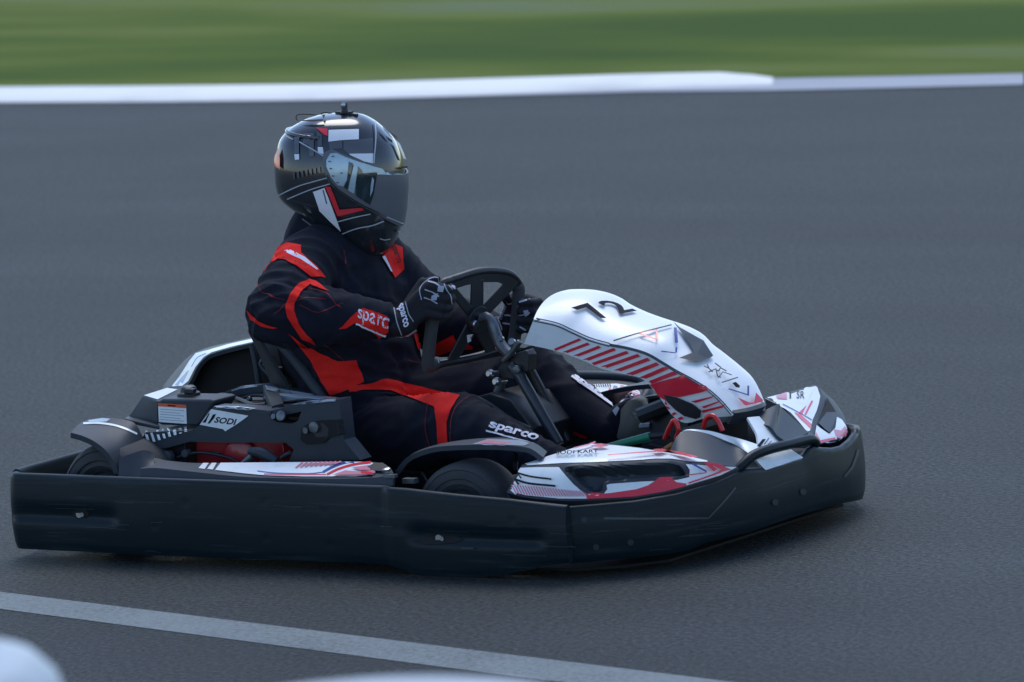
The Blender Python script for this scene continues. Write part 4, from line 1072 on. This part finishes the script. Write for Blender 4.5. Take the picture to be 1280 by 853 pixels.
P.decal(zk((75, 180), (160, 150), (250, 380), (288, 475), (200, 395), (125, 320)), 'helmet_white')
P.line(zk((150, 165), (178, 270)), 1.5, 'ink_grey')
P.decal(zk((165, 140), (205, 142), (272, 312), (440, 300), (450, 318), (260, 362), (228, 290)), 'helmet_red')
P.curve(zk((260, 402), (390, 370), (500, 348)), 1.3, 'helmet_line'); P.curve(zk((298, 490), (400, 455), (510, 435), (595, 402)), 1.3, 'helmet_line')
P.curve(zk((0, 368), (100, 440), (180, 490), (230, 508), (288, 512)), 1.4, 'helmet_line')
P.curve(zk((565, 530), (600, 540), (640, 533)), 1.0, 'helmet_line'); P.decal(zk((690, 475), (720, 470), (725, 490), (705, 495)), 'helmet_line')
P.decal(zh((215, 213), (300, 205), (400, 203), (390, 215), (310, 220)), 'void_black'); P.decal(zh((385, 175), (410, 168), (400, 200)), 'void_black')
P.decal(zh((878, 290), (945, 340), (950, 362), (900, 325)), 'void_black'); P.decal(zh((955, 545), (1000, 540), (1005, 555), (960, 553)), 'void_black')
P.decal(zh((915, 350), (945, 375), (985, 470), (992, 492), (975, 485), (940, 400)), 'pale_grey')
P.decal(zh((820, 255), (860, 290), (900, 345), (880, 335), (835, 285)), 'helmet_grey')
P.decal(zk((160, 500), (300, 530), (330, 570), (165, 580)), 'helmet_grey')
helmet = P.obj('helmet', person, angle=60)
# visor, hinged at the side plates
VT = [(414, 197), (415.5, 189), (419, 183), (428, 179.5), (440, 185), (457, 192), (474, 199), (493, 209), (509, 216)]
VB = [(414, 198), (417, 209), (424, 223), (438, 234.5), (453, 245), (469, 256), (486, 268), (505, 280)]
ths = []
th = R(120)
while th > 0 and hpt(th, 202)[1] < 414.5: th -= R(.5)
N = 90; G = []
for i in range(N + 1):
    s_ = -1 + 2 * i / N; a = th * math.copysign(abs(s_) ** .85, s_)
    x = hpt(a, 225)[1]; x = max(x, 414.2)
    vt, vb = interp(VT, x), interp(VB, x)
    row = []
    for k in range(15):
        v = vt + (vb - vt) * k / 14; p, _ = hpt(a, v); q, _ = hpt(a + .01, v); r_, _ = hpt(a, v + 1)
        nn = (q - p).cross(r_ - p).normalized()
        if nn.dot(p - HC) < 0: nn = -nn
        row.append(p + nn * .0075)
    G.append(row)
P = Part().use('visor_grey'); P.slab(G, .004, face=HC + HX * 3)
bmesh.ops.recalc_face_normals(P.bm, faces=P.bm.faces[:])
P.decal(zh((414, 490), (444, 440), (490, 434), (560, 466), (620, 492), (610, 510), (585, 500), (570, 640), (545, 690), (500, 680), (450, 620), (415, 540)), 'visor_sky_reflection')
P.decal(zh((560, 466), (640, 496), (780, 540), (900, 574), (1000, 596), (1005, 604), (830, 600), (680, 590), (650, 540), (600, 515)), 'visor_sky_reflection')
P.decal(zh((625, 520), (655, 540), (640, 640), (625, 745), (580, 720), (600, 620)), 'visor_sky_reflection')
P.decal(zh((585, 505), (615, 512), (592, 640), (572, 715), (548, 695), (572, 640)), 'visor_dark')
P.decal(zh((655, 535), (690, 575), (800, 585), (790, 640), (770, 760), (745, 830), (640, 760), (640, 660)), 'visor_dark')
P.decal(zh((685, 572), (830, 580), (690, 588)), 'visor_sky_reflection'); P.decal(zh((760, 620), (775, 640), (765, 720), (745, 770), (750, 680)), 'visor_sky_reflection')
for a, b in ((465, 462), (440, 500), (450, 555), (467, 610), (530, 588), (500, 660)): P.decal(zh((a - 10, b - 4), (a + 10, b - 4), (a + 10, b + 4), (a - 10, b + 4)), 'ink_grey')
P.curve([(409, 219), (418, 233), (446, 252.5), (482, 271)], 1.8, 'helmet_black'); P.line([(482, 271), (504, 280.5)], 1.2, 'helmet_line')
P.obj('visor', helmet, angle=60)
P = Part().use('plastic_black')
cb = A(431, 141, y=0)
P.box(cb + Vector((0, 0, .001)), (.045, .012, .005)); P.tube([A(420, 141, y=0), A(447, 144, y=0)], .004, 8)
P.lathe(cb, (0, 0, 1), [(0, .012), (.006, .009), (.018, .009), (.024, .0085), (.027, .005), (.027, 0)], 14)
P.use('steel'); P.lathe(A(429, 131.3, y=-.008), CAM - cb, [(0, .006), (.004, .006), (.005, .004), (.005, 0)], 14)
P.use('void_black'); P.tube([A(u, v, y=0) for u, v in ((372, 151), (370, 147), (373, 143.5), (384, 143), (398, 144), (405, 141), (415, 142))], .0012, 6, 30)
P.obj('helmet_camera', helmet)
# ================================================================== THE SETTING
def asphalt():
    m = bpy.data.materials.new('asphalt'); m.use_nodes = True; nt = m.node_tree; b = nt.nodes['Principled BSDF']; ln = nt.links.new
    tc = nt.nodes.new('ShaderNodeTexCoord')
    def nz(scale, det, sc=(1, 1, 1), rough=.6):
        mp = nt.nodes.new('ShaderNodeMapping'); mp.inputs['Scale'].default_value = sc; ln(tc.outputs['Object'], mp.inputs[0])
        n = nt.nodes.new('ShaderNodeTexNoise'); n.inputs['Scale'].default_value = scale; n.inputs['Detail'].default_value = det; n.inputs['Roughness'].default_value = rough; ln(mp.outputs[0], n.inputs[0]); return n
    grain = nz(70, 5, rough=.8); blot = nz(.9, 4); streak = nz(1, 5, (.12, 1.6, 1))
    vo = nt.nodes.new('ShaderNodeTexVoronoi'); vo.inputs['Scale'].default_value = 110; ln(tc.outputs['Object'], vo.inputs[0])
    r1 = nt.nodes.new('ShaderNodeValToRGB'); ln(grain.outputs[0], r1.inputs[0])
    r1.color_ramp.elements[0].position = .41; r1.color_ramp.elements[0].color = (.0025, .0040, .0045, 1)
    r1.color_ramp.elements[1].position = .66; r1.color_ramp.elements[1].color = (.062, .080, .086, 1)
    mul = nt.nodes.new('ShaderNodeMix'); mul.data_type = 'RGBA'; mul.blend_type = 'MULTIPLY'; mul.inputs[0].default_value = 1
    add = nt.nodes.new('ShaderNodeMath'); add.operation = 'ADD'; ln(blot.outputs[0], add.inputs[0]); ln(streak.outputs[0], add.inputs[1])
    mr = nt.nodes.new('ShaderNodeMapRange'); mr.inputs[1].default_value = .7; mr.inputs[2].default_value = 1.3; mr.inputs[3].default_value = .70; mr.inputs[4].default_value = 1.22; ln(add.outputs[0], mr.inputs[0])
    ln(r1.outputs[0], mul.inputs[6]); ln(mr.outputs[0], mul.inputs[7])
    ln(mul.outputs[2], b.inputs['Base Color']); b.inputs['Roughness'].default_value = .70; b.inputs['Specular IOR Level'].default_value = .27
    bp = nt.nodes.new('ShaderNodeBump'); bp.inputs['Strength'].default_value = .8; bp.inputs['Distance'].default_value = .008
    h = nt.nodes.new('ShaderNodeMath'); h.operation = 'ADD'; ln(grain.outputs[0], h.inputs[0]); ln(vo.outputs[0], h.inputs[1]); ln(h.outputs[0], bp.inputs['Height']); ln(bp.outputs[0], b.inputs['Normal'])
    M['asphalt'] = m; return nt, b, mul
asphalt()
def worn_paint(name, col, lo, hi):
    m = bpy.data.materials.new(name); m.use_nodes = True; nt = m.node_tree; b = nt.nodes['Principled BSDF']; ln = nt.links.new
    tc = nt.nodes.new('ShaderNodeTexCoord'); n = nt.nodes.new('ShaderNodeTexNoise'); n.inputs['Scale'].default_value = 70; n.inputs['Detail'].default_value = 5; n.inputs['Roughness'].default_value = .7
    ln(tc.outputs['Object'], n.inputs[0]); n2 = nt.nodes.new('ShaderNodeTexNoise'); n2.inputs['Scale'].default_value = 3; n2.inputs['Detail'].default_value = 4; ln(tc.outputs['Object'], n2.inputs[0])
    ad = nt.nodes.new('ShaderNodeMath'); ad.operation = 'MULTIPLY_ADD'; ad.inputs[1].default_value = .35; ln(n2.outputs[0], ad.inputs[0]); ln(n.outputs[0], ad.inputs[2])
    mr = nt.nodes.new('ShaderNodeMapRange'); mr.inputs[1].default_value = lo; mr.inputs[2].default_value = hi; ln(ad.outputs[0], mr.inputs[0])
    mx = nt.nodes.new('ShaderNodeMix'); mx.data_type = 'RGBA'; mx.inputs[6].default_value = (.045, .055, .063, 1); mx.inputs[7].default_value = (*col, 1); ln(mr.outputs[0], mx.inputs[0]); ln(mx.outputs[2], b.inputs['Base Color'])
    b.inputs['Roughness'].default_value = .7
    bp = nt.nodes.new('ShaderNodeBump'); bp.inputs['Strength'].default_value = .4; bp.inputs['Distance'].default_value = .005; ln(n.outputs[0], bp.inputs['Height']); ln(bp.outputs[0], b.inputs['Normal'])
    M[name] = m
worn_paint('line_paint', (.135, .170, .180), .48, .72)
worn_paint('edge_paint', (.30, .32, .37), .30, .6)
mat('kerb_paint', (.70, .70, .68), .6, col2=(.46, .48, .49), lo=.5, hi=.8, vscale=(1.2, 1.2, 2), bump=.2, bscale=60)
def grass_mat():
    m = bpy.data.materials.new('grass'); m.use_nodes = True; nt = m.node_tree; b = nt.nodes['Principled BSDF']; ln = nt.links.new
    tc = nt.nodes.new('ShaderNodeTexCoord'); mp = nt.nodes.new('ShaderNodeMapping'); mp.inputs['Rotation'].default_value = (0, 0, R(-4)); mp.inputs['Scale'].default_value = (.16, .75, 1); ln(tc.outputs['Object'], mp.inputs[0])
    n = nt.nodes.new('ShaderNodeTexNoise'); n.inputs['Scale'].default_value = 1; n.inputs['Detail'].default_value = 6; n.inputs['Roughness'].default_value = .6; ln(mp.outputs[0], n.inputs[0])
    r = nt.nodes.new('ShaderNodeValToRGB'); ln(n.outputs[0], r.inputs[0]); e = r.color_ramp.elements
    e[0].position = .36; e[0].color = (.052, .088, .018, 1); e[1].position = .68; e[1].color = (.125, .160, .085, 1)
    q = e.new(.48); q.color = (.080, .118, .022, 1); q = e.new(.56); q.color = (.115, .150, .034, 1)
    ln(r.outputs[0], b.inputs['Base Color']); b.inputs['Roughness'].default_value = .9; b.inputs['Specular IOR Level'].default_value = .05
    M['grass'] = m
grass_mat()

NEAR = [(0, 130), (200, 129), (400, 127), (600, 121.5), (800, 116), (961, 114.5), (1120, 111), (1280, 107)]
FARL = [(0, 117), (200, 116), (400, 114), (600, 107.5), (800, 101.5), (961, 98.5), (1120, 95.5), (1280, 92)]
near = [A(u, v, z=0) for u, v in NEAR]; farl = [A(u, v, z=0) for u, v in FARL]
def extend(p, d0, d1):
    a = (p[0] - p[2]).normalized(); b = (p[-1] - p[-3]).normalized()
    return [p[0] + a * d0 * k for k in (1, .3)] + p + [p[-1] + b * d1 * k for k in (.3, 1)]
near, farl = extend(near, 120, 120), extend(farl, 120, 120)
def sheet(name, a, b, z, m_, n=1, **kw):
    P = Part().use(m_)
    P.grid([[Vector((p.x, p.y, z)).lerp(Vector((q.x, q.y, z)), k / n) for k in range(n + 1)] for p, q in zip(a, b)])
    return P.obj(name, **kw)
view = Vector((FW.x, FW.y, 0)).normalized()
P = Part().use('asphalt')
P.grid([[p - view * 260, p - view * 14, p + view * .05] for p in near]); P.obj('track', kind='structure')
P = Part().use('grass'); P.grid([[Vector((x, y, -.06)) for y in (-2500, 2500)] for x in (-2500, 2500)]); P.obj('ground', kind='structure')
sheet('edge_line', near, farl, .004, 'edge_paint', kind='structure')
P = Part().use('grass')
P.grid([[p - view * .03 + Vector((0, 0, .006)), p + view * .15 + Vector((0, 0, .02)), p + view * 6 + Vector((0, 0, .03)), p + view * 30 + Vector((0, 0, .05)), p + view * 700 + Vector((0, 0, .05))] for p in farl])
rnd = random.Random(3)
P.obj('grass', kind='stuff')
# kerb: low white-painted concrete strip, tapering out on the right
KN = [(-160, 128.5), (0, 128), (200, 127), (400, 124.5), (600, 118.5), (800, 111.5), (900, 108.5), (940, 107), (966, 106)]
KF = [(-160, 101.5), (0, 101), (200, 101), (400, 100.5), (600, 95), (800, 89.5), (900, 88.5), (940, 89), (966, 96)]
kn = [A(u, v, z=.004) for u, v in KN]; kf = [A(u, v, z=.012 * (.6 if u > 930 else 1) * (.3 if u > 960 else 1)) for u, v in KF]
e0 = (kn[0] - kn[2]).normalized(); kn = [kn[0] + e0 * 60] + kn; kf = [kf[0] + e0 * 60] + kf
P = Part().use('kerb_paint'); G = []
for i, (a, b) in enumerate(zip(kn, kf)):
    s_ = (1, 1, .6, .18)[max(0, i - len(kn) + 4)]; b = Vector((b.x, b.y, 0))
    G.append([Vector((a.x, a.y, 0)), a.lerp(b, .04) + Vector((0, 0, .008 * s_ + .004)), a.lerp(b, .3) + Vector((0, 0, .010 * s_ + .004)), a.lerp(b, .9) + Vector((0, 0, .014 * s_ + .004)), b + Vector((0, 0, .012 * s_ + .003)), Vector((b.x, b.y, -.02)) + view * .01])
vs = P.grid(G); P.F(vs[-1]); P.obj('kerb', kind='structure')
# painted line in the foreground
a0, a1 = A(0, 738.5, z=.004), A(562, 807.5, z=.004); b0, b1 = A(0, 759.8, z=.004), A(562, 833.5, z=.004)
da, db = (a1 - a0).normalized(), (b1 - b0).normalized()
sheet('white_line', [a0 - da * 30, a0, a1, a1 + da * 25], [b0 - da * 30, b0, b1, b1 + da * 25], .0012, 'line_paint', kind='structure')

# white-painted tyre stacks at the track edge, close to the lens
def stack(u, v, label):
    top = A(u, v, t=9.0); n = 6; w = top.z / n
    root = empty('tyre_stack', (top.x, top.y, 0), label=label, cat='tyre stack', group='white tyre stacks along the near edge')
    for k in range(n):
        P = Part().use('stack_white'); h = w / 2 - .002
        P.lathe((rnd.uniform(-.008, .008), rnd.uniform(-.008, .008), w * (k + .5)), (0, 0, 1), [(-h * .5, .16), (-h * .9, .19), (-h, .23), (-h * .92, .265), (-h * .7, .288), (-h * .4, .298), (0, .30), (h * .4, .298), (h * .7, .288), (h * .92, .265), (h, .23), (h * .9, .19), (h * .5, .16)], 72)
        P.obj('tyre', root)
stack(-224, 831, 'white-painted tyre stack blurred in the near left corner, standing tallest')
stack(447, 887, 'white-painted tyre stack, only its blurred top rim showing along the bottom edge')

# ------------------------------------------------------------------ camera
cam = bpy.data.cameras.new('camera'); co = bpy.data.objects.new('camera', cam); COL.objects.link(co); SC.camera = co
co.matrix_world = Matrix((( RT.x, UP.x, -FW.x, CAM.x), (RT.y, UP.y, -FW.y, CAM.y), (RT.z, UP.z, -FW.z, CAM.z), (0, 0, 0, 1)))
cam.sensor_width = 36; cam.lens = FPX * 36 / 1280; cam.clip_end = 3000; cam.clip_start = .5
cam.dof.use_dof = True; cam.dof.focus_distance = (Vector((-.05, -.35, .5)) - CAM).dot(FW); cam.dof.aperture_fstop = 6.3

# ------------------------------------------------------------------ daylight under cloud
SUN_EL, SUN_AZ = R(63), R(118)          # azimuth measured from +x towards +y: behind the kart, so the near side lies in shade
w = bpy.data.worlds.new('World'); SC.world = w; w.use_nodes = True; nt = w.node_tree
sky = nt.nodes.new('ShaderNodeTexSky'); sky.sky_type = 'NISHITA'; sky.sun_disc = False
sky.sun_elevation = SUN_EL; sky.sun_rotation = math.pi / 2 - SUN_AZ; sky.air_density = .85; sky.dust_density = .3; sky.ozone_density = 1.8
nt.links.new(sky.outputs[0], nt.nodes['Background'].inputs[0]); nt.nodes['Background'].inputs[1].default_value = .125
sun = bpy.data.lights.new('sun', 'SUN'); so = bpy.data.objects.new('sun', sun); COL.objects.link(so)
sun.energy = 1.1; sun.angle = R(36); sun.color = (1, .985, .96)
d = -Vector((math.cos(SUN_EL) * math.cos(SUN_AZ), math.cos(SUN_EL) * math.sin(SUN_AZ), math.sin(SUN_EL)))
so.rotation_euler = d.to_track_quat('-Z', 'Y').to_euler(); so.location = (0, 0, 20)
SC.view_settings.view_transform = 'Standard'; SC.view_settings.look = 'None'; SC.view_settings.gamma = 1; SC.view_settings.exposure = 0.95
SC.view_settings.use_curve_mapping = False
SC.cycles.use_denoising = True
SC.cycles.max_bounces = 6
